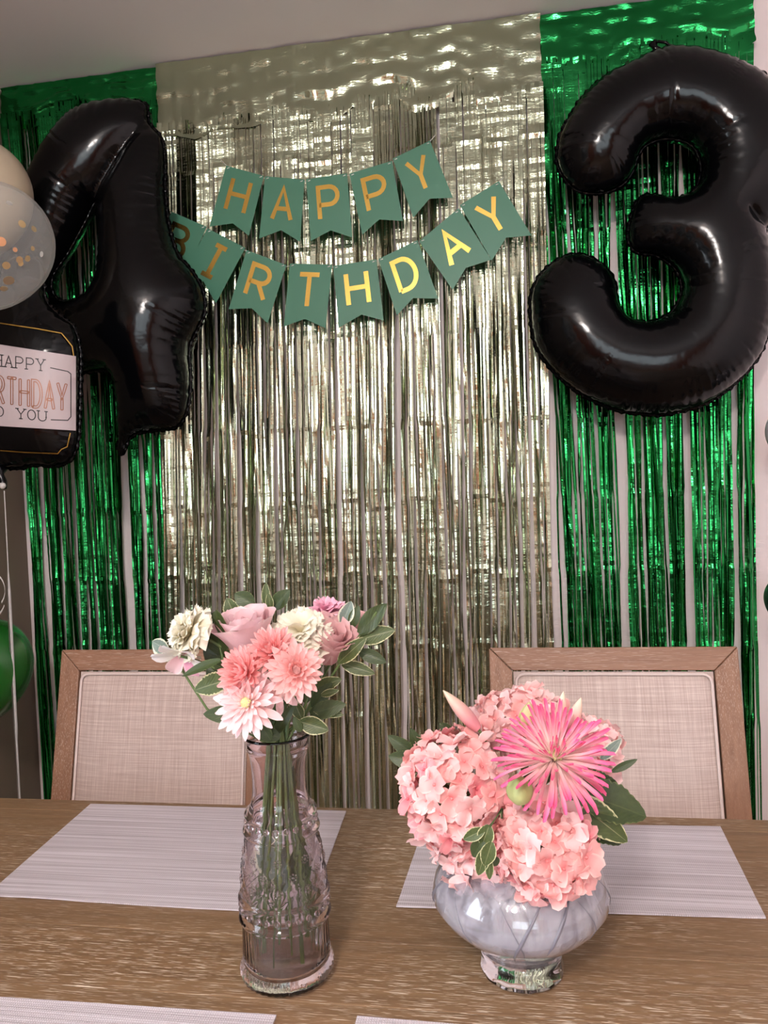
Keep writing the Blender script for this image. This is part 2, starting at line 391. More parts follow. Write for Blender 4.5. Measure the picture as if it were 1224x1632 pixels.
# greenery outside the near window
for hx in (-.9, .35, 1.5):
    r_ = random.Random(int(hx * 10)); V = []; F = []
    for k in range(900):
        a = r_.uniform(0, 2 * PI); b = math.acos(r_.uniform(-1, 1)); rr = r_.uniform(.75, 1.05)
        c = Vector((hx + .5 * rr * math.sin(b) * math.cos(a), -5.3 + .5 * rr * math.sin(b) * math.sin(a), 1.0 + 1.0 * rr * math.cos(b)))
        q = Euler((r_.uniform(0, 6), r_.uniform(0, 6), r_.uniform(0, 6))).to_matrix(); n = len(V); s_ = r_.uniform(.05, .09)
        V += [c + q @ Vector(p) * s_ for p in ((-1, 0, 0), (0, -.5, .1), (1, 0, 0), (0, .5, .1))]; F.append((n, n + 1, n + 2, n + 3))
    t = thing('shrub', (hx, -5.3, 0), 'leafy green shrub outside the near window, ' + {-.9: 'left one behind the cabinet side', .35: 'middle one', 1.5: 'right one behind the added cupboard side'}[hx], 'shrub', 'shrubs outside the near window')
    obj('foliage', V, F, m_hedge, t, kind='stuff'); MB().tube([(hx, -5.3, 0), (hx, -5.3, 1)], .04).obj('trunk', m_cab, t)
g = MB().box((-6, -9, -.12), (6, YF - .12, -.06)).obj('ground', M('grass_ground', srgb(90, 110, 60), .9).m, None, False, base=(0, -5, -.1)); g['kind'] = 'structure'

# ================================================================ table, placemats, chairs
TZ = .76
tb = thing('dining_table', (0, .58, 0), 'limed oak dining table of long brown planks carrying the two vases', 'table')
ys = [.05, .15, .25, .35, .45, .565, .69, .79, .90, 1.0, 1.085, 1.124]
for a, b in zip(ys[:-1], ys[1:]):
    MB().box((-1.18, a + .0004, TZ - .035), (1.30, b - .0004, TZ), .0012).obj('plank', m_oakx, tb, smooth=False)
for a, b in (((-1.05, .13, TZ - .12), (1.17, .155, TZ - .035)), ((-1.05, 1.02, TZ - .12), (1.17, 1.045, TZ - .035))): MB().box(a, b).obj('apron', m_oakx, tb, smooth=False)
for x in (-1.05, 1.145): MB().box((x, .155, TZ - .12), (x + .025, 1.02, TZ - .035)).obj('apron', m_oaky, tb, smooth=False)
for x in (-1.12, 1.10):
    for y in (.1, .98): MB().box((x, y, 0), (x + .09, y + .09, TZ - .035), .004).obj('leg', m_oakx, tb, smooth=False)
def placemat(pts, lab, seed):
    """pts = four corners (x,y) far-left, far-right, near-right, near-left"""
    nx, ny = 24, 14; V = []; F = []; r_ = random.Random(seed); wv = sm_noise(nx + 1, 4, .0012, r_)
    for lay in (0, 1):
        for j in range(ny + 1):
            for i in range(nx + 1):
                u, v = i / nx, j / ny
                x = (pts[0][0] * (1 - u) + pts[1][0] * u) * (1 - v) + (pts[3][0] * (1 - u) + pts[2][0] * u) * v
                y = (pts[0][1] * (1 - u) + pts[1][1] * u) * (1 - v) + (pts[3][1] * (1 - u) + pts[2][1] * u) * v
                e = abs(wv[i]) * (v > .99)
                V.append((x, y + wv[i] * .6 * v, TZ + .0004 + lay * .0018 + e))
    n = (nx + 1) * (ny + 1)
    for j in range(ny):
        for i in range(nx):
            a = j * (nx + 1) + i; F.append((a, a + 1, a + nx + 2, a + nx + 1)); F.append((n + a, n + a + nx + 1, n + a + nx + 2, n + a + 1))
    rim = [i for i in range(nx + 1)] + [j * (nx + 1) + nx for j in range(1, ny + 1)] + [ny * (nx + 1) + i for i in range(nx - 1, -1, -1)] + [j * (nx + 1) for j in range(ny - 1, 0, -1)]
    for k in range(len(rim)): a, b = rim[k], rim[(k + 1) % len(rim)]; F.append((a, n + a, n + b, b))
    c = (sum(p[0] for p in pts) / 4, sum(p[1] for p in pts) / 4, TZ)
    tag(obj('placemat', V, F, m_mat, None, False, base=c), lab, 'placemat')
placemat([(-.666, 1.106), (-.254, 1.108), (-.240, .832), (-.650, .838)], 'pale woven placemat under and left of the tall pink glass vase, on far side', 1)
placemat([(-.132, 1.078), (.273, 1.094), (.262, .871), (-.142, .856)], 'pale woven placemat behind the round pearly vase, on far side', 2)
placemat([(-.655, .662), (-.227, .667), (-.222, .37), (-.65, .36)], 'pale woven placemat at the near left, its edge at the bottom of the photo', 3)
placemat([(-.152, .6735), (.27, .668), (.275, .37), (-.150, .375)], 'pale woven placemat at the bottom edge, only a sliver right of centre', 4)

def chair(xl, xr, yb, label, lab_g):
    """back built in its own plane: (x, s) with s the height along the reclined back"""
    w = xr - xl; tilt = math.radians(13); z0 = .44; zt = .943; y_at_642 = yb - .06
    root = thing('dining_chair', ((xl + xr) / 2, yb - .3, 0), label, 'chair', lab_g)
    L = (zt - z0) / math.cos(tilt); org = Vector((xl, yb - math.tan(tilt) * (zt - z0), z0))
    ex, es = Vector((1, 0, 0)), Vector((0, math.sin(tilt), math.cos(tilt))); en = Vector((0, -math.cos(tilt), math.sin(tilt)))
    P = lambda x, s, n: org + ex * x + es * s + en * n
    fw, ft = .040, .014; g = .0006
    def prism(poly, n0, n1, nm, m, bev=True):
        k = len(poly); V = [P(x, s, n0) for x, s in poly] + [P(x, s, n1) for x, s in poly]
        F = [tuple(range(k)), tuple(range(2 * k - 1, k - 1, -1))] + [(i, i + k, (i + 1) % k + k, (i + 1) % k) for i in range(k)]
        o = obj(nm, V, F, m, root, False); b = o.modifiers.new('b', 'BEVEL'); b.width = .0018; b.segments = 2; return o
    prism([(g, L), (w - g, L), (w - fw - g, L - fw), (fw + g, L - fw)], -ft, ft, 'top_rail', m_chairx)
    prism([(0, 0), (0, L - g), (fw, L - fw - g), (fw, 0)], -ft, ft, 'stile', m_chairz)
    prism([(w, 0), (w - fw, 0), (w - fw, L - fw - g), (w, L - g)], -ft, ft, 'stile', m_chairz)
    prism([(fw + g, .02), (w - fw - g, .02), (w - fw - g, .02 + fw), (fw + g, .02 + fw)], -ft, ft, 'bottom_rail', m_chairx)
    x0, x1, s0, s1 = fw + .002, w - fw - .002, .062, L - fw - .002
    for side, nm in ((1, 'back_cushion'), (-1, 'rear_panel')):
        V = []; F = []; nx, ny = 24, 24
        for j in range(ny + 1):
            for i in range(nx + 1):
                u, v = i / nx, j / ny; e = (1 - abs(2 * u - 1) ** 6) * (1 - abs(2 * v - 1) ** 6)
                V.append(P(x0 + (x1 - x0) * u, s0 + (s1 - s0) * v, side * (.008 + (.012 if side > 0 else .004) * e)))
        for j in range(ny):
            for i in range(nx): a = j * (nx + 1) + i; q = (a, a + 1, a + nx + 2, a + nx + 1); F.append(q if side > 0 else q[::-1])
        obj(nm, V, F, m_linen, root)
    r = .014; q = .0045
    path = []
    for cx, cs, a0 in ((x0 + q + r, s1 - q - r, PI), (x1 - q - r, s1 - q - r, PI / 2), (x1 - q - r, s0 + q + r, 0), (x0 + q + r, s0 + q + r, -PI / 2)):
        for k in range(5): a = a0 - PI / 2 * k / 4; path.append(P(cx + r * math.cos(a), cs + r * math.sin(a), .0135))
    path.append(path[0]); MB().tube(path, .0026, 8, False).obj('piping', m_piping, root)
    ysb = yb - math.tan(tilt) * (zt - .46)
    MB().box((xl + .01, ysb - .44, .40), (xr - .01, ysb - .02, .475), .02).obj('seat', m_linen, root)
    MB().box((xl + .015, ysb - .43, .345), (xr - .015, ysb - .01, .40), .003).obj('seat_frame', m_chairx, root, False)
    for x in (xl + .012, xr - .052): MB().box((x, ysb - .42, 0), (x + .04, ysb - .38, .345), .003).obj('leg', m_chairz, root, False)
    for x in (xl, xr - .04):
        V = [(x, ysb + .03, 0), (x + .04, ysb + .03, 0), (x + .04, ysb + .065, 0), (x, ysb + .065, 0)] + [P(a, s, n) for a, s, n in ((x - xl, 0, ft), (x - xl + .04, 0, ft), (x - xl + .04, 0, -ft), (x - xl, 0, -ft))]
        obj('leg', V, [(0, 3, 2, 1), (4, 5, 6, 7), (0, 1, 5, 4), (1, 2, 6, 5), (2, 3, 7, 6), (3, 0, 4, 7)], m_chairz, root, False)
chair(-.879, -.452, 1.40, 'oak framed linen chair behind the tall pink vase, left of the two', 'dining chairs across the table')
chair(-.042, .381, 1.40, 'oak framed linen chair behind the round vase, right of the two', 'dining chairs across the table')

# ================================================================ foil fringe curtains
FOLDS = [2.13, 1.88, 1.64, 1.41, 1.2, 1.0, .8, .6]
def curtain(xl, xr, xl2, xr2, ybase, m, label, seed, n, wmul, sheet, gap, hb):
    """xl..xr across the top, xl2..xr2 at table height; sheet = how far the strips stay packed together"""
    r_ = random.Random(seed); nr = np.random.RandomState(seed)
    zt = H - .004; root = thing('foil_curtain', ((xl + xr) / 2, ybase, zt), label, 'curtain', 'foil fringe curtains on the wall')
    # header band: a creased sheet pinned to the wall
    npan = max(4, int((xr - xl) / .053)); nx = npan * 6; ny = 34
    panz = [hb + r_.uniform(-.022, .025) for _ in range(npan + 1)]
    wr = [sm_noise(ny + 1, 6, .0045, r_) for _ in range(npan + 1)]
    glob = sm_noise(ny + 1, 4, .007, r_)
    V = []; F = []
    for j in range(ny + 1):
        for i in range(nx + 1):
            p, f = divmod(i, 6); p = min(p, npan - 1); f = (i - p * 6) / 6
            dep = panz[p] * (1 - f) + panz[p + 1] * f; x = xl + (xr - xl) * i / nx
            z = zt - dep * j / ny
            y = ybase - .002 + (wr[p][j] * (1 - f) + wr[p + 1][j] * f) * (.4 + .6 * j / ny) + glob[j] * .55 * math.sin(x * 5 + j * .12 + seed) * (1 if j > 1 else .2) - .0045 * (abs(f - .5) * 2) ** 5 * (.3 + .7 * j / ny) * (1 if p % 3 else -1) + .0022 * math.sin(j * (.5 + .13 * (p % 4)) + p * 1.7) * f
            f2 = abs(f - .5) * 2
            V.append((x + .0012 * math.sin(j * .7 + i), y, z))
    for j in range(ny):
        for i in range(nx): a = j * (nx + 1) + i; F.append((a, a + nx + 1, a + nx + 2, a + 1))
    obj('header_band', V, F, m, root, smooth=True)
    # strips
    W_ = xr - xl; rows = []; z = zt - .05
    while z > .2: rows.append(z); z -= .0125 if z > .62 else .03
    zr = np.array(rows); nrw = len(zr)
    g1 = nr.uniform(-1, 1, nrw)                         # crinkles shared by neighbouring strips
    bund = {}
    for i in range(n):
        f = (i + .5 + r_.uniform(-.35, .35)) / n; xt = xl + W_ * f; w = r_.uniform(.0062, .0105) * wmul
        if r_.random() < .18: w *= 1.5
        bi = int(f * npan)
        if bi not in bund:
            g_ = random.Random(seed * 100 + bi)
            bund[bi] = (nr.uniform(-1, 1, nrw), g_.uniform(-.3, .3), sheet + g_.uniform(-.3, .35), sm_noise(nrw, 30, .35, g_))
        cr, th0, zsp, thn = bund[bi]; pull = .5 + .9 * ((bi * 7 + seed) % 5) / 4; bof = .012 * math.sin(bi * 2.3 + seed)
        z0 = zt - panz[min(bi, npan)] + .03
        loose = np.clip((zt - zr - .25) / max(zsp, .05), 0, 1)             # 0 packed .. 1 free
        cen = xl + W_ * (bi + .5) / npan
        xb = xl2 + (xr2 - xl2) * f
        dep = np.clip((zt - zr) / 1.6, 0, 1.3)
        x = xt + (xb - xt) * dep + (cen + bof - xt) * gap * pull * loose + loose * sm_noise(nrw, 40, .0035, r_) + loose * sm_noise(nrw, 90, .007, r_)
        th = th0 + thn * (1 - .5 * loose) + loose * (sm_noise(nrw, 60, .6, r_) + r_.uniform(-.8, .8)) + sm_noise(nrw, 12, .07, r_) * (.3 + loose)
        if r_.random() < .25: th = th + loose * sm_noise(nrw, 24, 1.1, r_)
        mixc = (1 - loose) * cr + loose * (.5 * cr + .5 * nr.uniform(-1, 1, nrw))
        act = .45 + .55 * (sm_noise(nrw, 8, 1, r_) > 0)
        y = ybase + (r_.uniform(-.010, .008) * loose) + .0009 * mixc * act + .0004 * g1 + loose * sm_noise(nrw, 30, .005, r_)
        y = y - .0065 * np.clip((zr - (z0 - .10)) / .10, 0, 1)
        for fz in FOLDS: y = y - .003 * np.exp(-((zr - fz - .01 * math.sin(f * 40)) / .008) ** 2) * r_.uniform(.2, 1); x = x + .0013 * np.tanh((zr - fz) / .006) * r_.uniform(-1, 1)
        ww = w * np.clip(1 - .25 * np.abs(sm_noise(nrw, 14, 1, r_)), .3, 1)
        e = .10 * w * r_.choice((-1, 1)) * (.3 + .7 * loose)
        c, s = np.cos(th), np.sin(th); A = np.zeros((nrw, 3, 3))
        for k, (a, b) in enumerate(((-.5, 0), (0, 1), (.5, 0))):
            A[:, k, 0] = x + a * ww * c - b * e * s; A[:, k, 1] = y + a * ww * s + b * e * c; A[:, k, 2] = zr
        A = A[zr < z0 + r_.uniform(-.012, .022)]; k_ = len(A)
        zend = .24 + r_.uniform(-.04, .05); A = A[A[:, 0, 2] > zend]; k_ = len(A)
        F = []
        for j in range(k_ - 1):
            a = j * 3; F += [(a, a + 3, a + 4, a + 1), (a + 1, a + 4, a + 5, a + 2)]
        obj('strip', A.reshape(-1, 3), F, m, root, smooth=False)
    return root
curtain(-.925, .122, -.985, .112, 2.062, m_silver_foil, 'pale champagne silver foil fringe curtain in the middle', 11, 165, 1.05, 1.15, .22, .20)
curtain(-1.412, -.905, -1.405, -.935, 2.078, m_green_foil, 'shiny green foil fringe curtain behind the numeral four balloon, left of silver one', 12, 94, 1.0, .35, .28, .115)
curtain(.112, .640, .128, .625, 2.074, m_green_foil, 'shiny green foil fringe curtain behind the numeral three balloon, right of silver one', 13, 98, 1.0, .35, .28, .15)

# ================================================================ inflated foil shapes
def inside(P, poly):
    x, y = P[:, 0], P[:, 1]; r = np.zeros(len(P), bool); n = len(poly)
    for i in range(n):
        x1, y1 = poly[i]; x2, y2 = poly[(i + 1) % n]
        c = ((y1 > y) != (y2 > y)) & (x < (x2 - x1) * (y - y1) / (y2 - y1 + 1e-12) + x1); r ^= c
    return r
def resample(poly, step, smooth=True):
    p = np.array(poly, float); n = len(p)
    if smooth:                                      # closed Catmull-Rom
        o = []
        for i in range(n):
            a, b, c, d = p[i - 1], p[i], p[(i + 1) % n], p[(i + 2) % n]
            for t in np.linspace(0, 1, 9)[:-1]: o.append(.5 * ((2 * b) + (c - a) * t + (2 * a - 5 * b + 4 * c - d) * t * t + (3 * b - a - 3 * c + d) * t ** 3))
        p = np.array(o)
    q = np.vstack([p, p[:1]]); L = np.r_[0, np.cumsum(np.hypot(*(q[1:] - q[:-1]).T))]
    s = np.linspace(0, L[-1], int(L[-1] / step) + 1)[:-1]
    return np.c_[np.interp(s, L, q[:, 0]), np.interp(s, L, q[:, 1])]
class Inflated:
    def __init__(s, outer, holes, k=.9, cell=.005, seams=(), seed=1, pucker=.3, crease=10, bulge=1.0):
        s.outer = resample(outer, cell * .9); s.holes = [resample(h, cell * .9) for h in holes]
        allp = np.vstack([s.outer] + s.holes); s.lo = allp.min(0) - 3 * cell; hi = allp.max(0) + 3 * cell; s.cell = cell
        nx, ny = (np.ceil((hi - s.lo) / cell)).astype(int) + 1; s.nx, s.ny = nx, ny
        gx, gy = np.meshgrid(s.lo[0] + np.arange(nx) * cell, s.lo[1] + np.arange(ny) * cell, indexing='ij')
        G = np.c_[gx.ravel(), gy.ravel()]; ins = inside(G, s.outer)
        for h in s.holes: ins &= ~inside(G, h)
        m = ins.reshape(nx, ny); w = np.ones_like(m, float)
        for (a, b, dmin) in seams:                  # inner seams hold the two foils together
            a, b = np.array(a), np.array(b); ab = b - a; t = np.clip(((G - a) @ ab) / (ab @ ab), 0, 1)
            d = np.hypot(*(G - a - t[:, None] * ab).T).reshape(nx, ny); w = np.where(d < cell * .75, dmin, w)
        u = np.zeros((nx, ny)); mm_ = m.astype(float)
        # coarse-to-fine would be quicker; over-relaxed sweeps on the two colours are enough
        par = (np.add.outer(np.arange(nx), np.arange(ny)) % 2)
        om = 2 / (1 + math.sin(PI / max(30, min(nx, ny) * .6)))
        for it in range(260):
            for c in (0, 1):
                nb = np.zeros_like(u); nb[1:-1, 1:-1] = (u[2:, 1:-1] + u[:-2, 1:-1] + u[1:-1, 2:] + u[1:-1, :-2] + cell * cell) / 4
                u = np.where((par == c) & m, u + om * (nb * w - u), u)
        s.u = np.maximum(u, 0) * mm_; s.k = k
        r_ = random.Random(seed)
        step = cell
        ins_i = np.where(ins)[0]; P = G[ins_i]
        # distance to the outline and position along it
        D = np.full(len(P), 9.); A = np.zeros(len(P)); off = 0
        for lp in [s.outer] + s.holes:
            for st in range(0, len(P), 4000):
                q = P[st:st + 4000]; dd = np.hypot(q[:, None, 0] - lp[None, :, 0], q[:, None, 1] - lp[None, :, 1]); j = dd.argmin(1); v = dd[np.arange(len(q)), j]
                better = v < D[st:st + 4000]; D[st:st + 4000] = np.where(better, v, D[st:st + 4000]); A[st:st + 4000] = np.where(better, off + j, A[st:st + 4000])
            off += len(lp)
        keep = D > cell * .55; s.P = P[keep]; s.D = D[keep]; A = A[keep].astype(int); s.N = off
        puck = np.array([abs(math.sin(i * .55 + 2 * math.sin(i * .13))) for i in range(off)]) * .6 + np.array([r_.random() for _ in range(off)]) * .25
        cre = np.zeros(off); dep = np.zeros(off)
        for _ in range(crease):
            c0 = r_.randrange(off); a_ = r_.uniform(.5, 1)
            for dlt in (-1, 0, 1): cre[(c0 + dlt) % off] = max(cre[(c0 + dlt) % off], a_ * (1 if dlt == 0 else .45)); dep[(c0 + dlt) % off] = r_.uniform(.05, .12)
        i, j = ((s.P - s.lo) / cell).round().astype(int).T
        h = k * np.sqrt(2 * s.u[i, j])
        h = h * (1 - pucker * puck[A] * np.exp(-s.D / .016)) - .0055 * cre[A] * np.clip(1 - s.D / np.maximum(dep[A], .03), 0, 1) * (h > .012)
        s.h = np.maximum(h, .0008) * bulge
    def height(s, x, y):
        fx, fy = (x - s.lo[0]) / s.cell, (y - s.lo[1]) / s.cell; i, j = int(fx), int(fy)
        if i < 0 or j < 0 or i >= s.nx - 1 or j >= s.ny - 1: return 0
        a, b = fx - i, fy - j; u = s.u
        v = u[i, j] * (1 - a) * (1 - b) + u[i + 1, j] * a * (1 - b) + u[i, j + 1] * (1 - a) * b + u[i + 1, j + 1] * a * b
        return s.k * math.sqrt(2 * max(v, 0))
    def build(s, Y, m, parent, name='body', flange=.007, thick=1.0):
        pts = []; edges = []; loops = []
        for lp in [s.outer] + s.holes:
            n0 = len(pts); pts += [Vector(p) for p in lp]; edges += [(n0 + k, n0 + (k + 1) % len(lp)) for k in range(len(lp))]; loops.append((n0, len(lp)))
        nb = len(pts); pts += [Vector(p) for p in s.P]
        vo, eo, fo, ov, oe, of = delaunay_2d_cdt(pts, edges, [], 0, 1e-6, True)
        hh = [0] * len(vo)
        for q, src in enumerate(ov):
            for z in src:
                if z >= nb: hh[q] = s.h[z - nb]
        vv = np.array([tuple(v) for v in vo]); F0 = []
        cen = np.array([vv[list(f)].mean(0) for f in fo]); ok = inside(cen, s.outer)
        for h in s.holes: ok &= ~inside(cen, h)
        n = len(vv); V = [(v[0], Y - h * thick, v[1]) for v, h in zip(vv, hh)]; back = {}
        for q in range(n):
            if hh[q] > 0: back[q] = len(V); V.append((vv[q][0], Y + hh[q] * thick, vv[q][1]))
            else: back[q] = q
        for f, o in zip(fo, ok):
            if not o: continue
            F0.append(tuple(f)); bk = tuple(back[i] for i in reversed(f)); F0.append(bk)
        # front faces must look towards -y
        a, b, c = [Vector(V[i]) for i in F0[0][:3]]
        if (b - a).cross(c - a).y > 0: F0 = [f[::-1] for f in F0]
        body = obj(name, V, F0, m, parent, smooth=True)
        for q, lp in enumerate([s.outer] + s.holes):
            nn = len(lp); V = []; tg = np.roll(lp, -1, 0) - np.roll(lp, 1, 0); tg /= np.hypot(*tg.T)[:, None] + 1e-9
            nrm = np.c_[tg[:, 1], -tg[:, 0]]; area_ = .5 * np.sum(lp[:, 0] * np.roll(lp[:, 1], -1) - np.roll(lp[:, 0], -1) * lp[:, 1])
            if area_ < 0: nrm = -nrm
            if q > 0: nrm = -nrm
            for k in range(nn):
                w_ = flange * (.8 + .35 * math.sin(k * 1.3) * math.sin(k * .37)); o_ = .002 * math.sin(k * 1.7)
                V += [(lp[k][0] - nrm[k][0] * .002, Y - .0008, lp[k][1] - nrm[k][1] * .002), (lp[k][0] + nrm[k][0] * w_, Y + o_, lp[k][1] + nrm[k][1] * w_), (lp[k][0] - nrm[k][0] * .002, Y + .0008, lp[k][1] - nrm[k][1] * .002)]
            F = []
            for k in range(nn):
                a, b = k * 3, ((k + 1) % nn) * 3; F += [(a, b, b + 1, a + 1), (a + 1, b + 1, b + 2, a + 2)]
            obj('seam', V, F, m, parent)
        return body
def px2(pts, Y): return [(p.x, p.z) for p in (at(a, b, Y) for a, b in pts)]

# ---- numeral three
Y3 = 1.93
three = [(1064,79),(1031,89),(1005,103),(965,122),(929,155),(909,185),(893,215),(887,251),(894,276),(914,300),(939,308),(968,306),(995,292),(1010,271),(1016,251),(1031,231),(1062,221),(1097,228),(1113,248),(1117,274),(1108,301),(1089,314),(1064,317),(1041,311),(1023,314),(1011,330),(1003,357),(1002,385),(1015,402),(1044,407),(1067,420),(1081,437),(1086,462),(1075,492),(1052,509),(1028,514),(1006,509),(990,495),(983,476),(978,446),(960,423),(936,409),(911,406),(884,418),(860,440),(846,472),(846,512),(854,552),(876,585),(906,614),(942,637),(985,654),(1025,660),(1056,661),(1086,655),(1120,645),(1163,618),(1204,575),(1222,535),(1231,490),(1232,440),(1226,400),(1219,370),(1232,345),(1256,310),(1271,265),(1272,215),(1254,165),(1215,123),(1165,97),(1115,82)]
t = thing('number_balloon', at(1064, 661, Y3), 'black foil balloon shaped as the numeral three', 'balloon', 'black numeral balloons')
P2 = px2([(1219, 372), (1182, 345)], Y3)
b3 = Inflated(px2(three, Y3), [], k=.92, cell=.0048, seams=[(P2[0], P2[1], .93)], seed=3, crease=34)
b3.build(Y3, m_black, t)
def w_(px, py, Y): return at(px, py, Y)
MB().tube([w_(1050, 84, Y3), w_(1044, 76, Y3), w_(1040, 68, Y3)], [.012, .007, .011], 8).obj('inflation_tail', m_black, t)
MB().tube([w_(1040, 70, Y3), w_(1050, 66, Y3 - .01), w_(1062, 68, Y3 - .012), w_(1070, 76, Y3 - .01)], .0035, 6).obj('tie_ribbon', m_black, t)
b = MB(); c = at(1214, 121, Y3); R_ = .0085
ring = [(c.x + R_ * math.cos(a), Y3, c.z + R_ * math.sin(a)) for a in np.linspace(0, 2 * PI, 17)]
b.tube(ring, .0045, 6, False).obj('hanging_loop', m_black, t)
# ---- numeral four
Y4 = 1.915
four = [(233,167),(238,196),(258,222),(263,262),(263,300),(268,350),(282,402),(306,432),(323,462),(326,498),(313,528),(302,556),(304,610),(298,655),(282,680),(246,686),(222,690),(206,700),(197,722),(188,715),(190,698),(190,664),(190,625),(186,600),(168,590),(120,596),(60,600),(0,604),(-42,598),(-58,560),(-54,505),(-40,462),(-12,425),(14,375),(36,318),(52,282),(75,237),(112,187),(150,168),(200,160)]
hole = [(154,322),(162,374),(163,440),(152,466),(131,477),(100,480),(84,466),(83,443),(96,420),(111,398),(136,352)]
t = thing('number_balloon', at(240, 690, Y4), 'black foil balloon shaped as the numeral four', 'balloon', 'black numeral balloons')
P2 = px2([(158, 326), (196, 262), (236, 200)], Y4)
b4 = Inflated(px2(four, Y4), [px2(hole, Y4)], k=.95, cell=.0048, seams=[(P2[0], P2[1], .86), (P2[1], P2[2], .90)], seed=5, crease=30, pucker=.35)
b4.build(Y4, m_black, t)
MB().tube([w_(197, 706, Y4), w_(194, 718, Y4), w_(191, 726, Y4)], [.012, .008, .006], 8).obj('inflation_tail', m_black, t)

# ---- bottle shaped balloon with the printed label
YB_ = 1.60
bot = [(128,560),(128,600),(127,660),(124,705),(112,733),(88,742),(55,741),(30,746),(0,744),(-40,744),(-56,730),(-60,690),(-60,620),(-58,550),(-52,515),(-30,500),(-6,488),(2,460),(4,440),(10,418),(34,408),(60,414),(68,430),(70,450),(74,480),(94,502),(118,522)]
t = thing('bottle_balloon', at(8, 782, YB_), 'black bottle shaped foil balloon with white birthday label at left edge', 'balloon')
bb = Inflated(px2(bot, YB_), [], k=.62, cell=.005, seed=8, crease=14, pucker=.4)
bb.build(YB_, m_black, t)
def on_label(px, py, e):
    """a print position: pixel on the plane of the balloon, lifted onto its skin"""
    p = at(px, py, YB_); h = 0
    for _ in range(8): h = .5 * h + .5 * bb.height(p.x, p.z); p = at(px, py, YB_ - h - e)
    return p
def grid_patch(nx, ny, fn):
    V = [fn(i / nx, j / ny) for j in range(ny + 1) for i in range(nx + 1)]
    return V, [(j * (nx + 1) + i, j * (nx + 1) + i + 1, (j + 1) * (nx + 1) + i + 1, (j + 1) * (nx + 1) + i) for j in range(ny) for i in range(nx)]
# label edges run parallel, tilted a little like the balloon
lab_top = lambda px: 549 + (px) * .155; lab_bot = lambda px: 679 + (px) * .06
V, F = grid_patch(60, 30, lambda u, v: on_label(-59 + 180 * u, lab_top(-59 + 180 * u) * (1 - v) + lab_bot(-59 + 180 * u) * v, .0022))
obj('label', V, [f[::-1] for f in F], m_label, t)
def stroke2(pts, w, closed=False):
    """mitred ribbon along a polyline in the plane: returns V2, quads"""
    p = [Vector(q) for q in pts]; n = len(p); V = []; F = []
    for i in range(n):
        a = p[(i - 1) % n] if (closed or i > 0) else None; b = p[(i + 1) % n] if (closed or i < n - 1) else None
        d1 = (p[i] - a).normalized() if a is not None else None; d2 = (b - p[i]).normalized() if b is not None else None
        d1 = d1 or d2; d2 = d2 or d1; t_ = (d1 + d2); t_ = t_.normalized() if t_.length > 1e-6 else d1
        nrm = Vector((-t_.y, t_.x)); k = min(1 / max(nrm.dot(Vector((-d1.y, d1.x))), .4), 1.8)
        V += [p[i] + nrm * w / 2 * k, p[i] - nrm * w / 2 * k]
    m_ = n if closed else n - 1
    for i in range(m_): a, b = 2 * i, 2 * ((i + 1) % n); F.append((a, b, b + 1, a + 1))
    return V, F
def arc(cx, cy, rx, ry, a0, a1, n=9): return [(cx + rx * math.cos(math.radians(a0 + (a1 - a0) * k / n)), cy + ry * math.sin(math.radians(a0 + (a1 - a0) * k / n))) for k in range(n + 1)]
GL = {'H': [[(0,0),(0,1)], [(1,0),(1,1)], [(0,.52),(1,.52)]],
      'A': [[(0,0),(.5,1),(1,0)], [(.19,.34),(.81,.34)]],
      'P': [[(0,0),(0,1),(.5,1)] + arc(.55,.72,.45,.28,90,-90) + [(0,.44)]],
      'Y': [[(0,1),(.5,.45),(1,1)], [(.5,.45),(.5,0)]],
      'B': [[(0,.54),(0,1),(.5,1)] + arc(.52,.77,.38,.23,90,-90) + [(0,.54)], [(0,.54),(.5,.54)] + arc(.55,.27,.45,.27,90,-90) + [(0,0),(0,.54)]],
      'I': [[(.5,0),(.5,1)], [(.15,1),(.85,1)], [(.15,0),(.85,0)]],
      'R': [[(0,0),(0,1),(.5,1)] + arc(.55,.73,.42,.27,90,-90) + [(0,.46)], [(.5,.46),(1,0)]],
      'T': [[(.5,0),(.5,1)], [(0,1),(1,1)]],
      'D': [[(0,0),(0,1),(.35,1)] + arc(.38,.5,.62,.5,90,-90,14) + [(.35,0),(0,0)]],
      'O': [arc(.5,.5,.5,.5,90,450,24)], 'U': [[(0,1),(0,.35)] + arc(.5,.35,.5,.35,180,360,10) + [(1,.35),(1,1)]]}
def dens(pts, k=5):
    o = []
    for a, b in zip(pts[:-1], pts[1:]): o += [(a[0] + (b[0] - a[0]) * j / k, a[1] + (b[1] - a[1]) * j / k) for j in range(k)]
    return o + [pts[-1]]
def print_on_label(name, strokes, w, m, e=.0030):
    b = MB()
    for q, st in enumerate(strokes):
        V, F = stroke2(dens(st, 4), w); b.add([on_label(v.x, v.y, e + .00005 * q) for v in V], F)
    return b.obj(name, m, t, smooth=False)
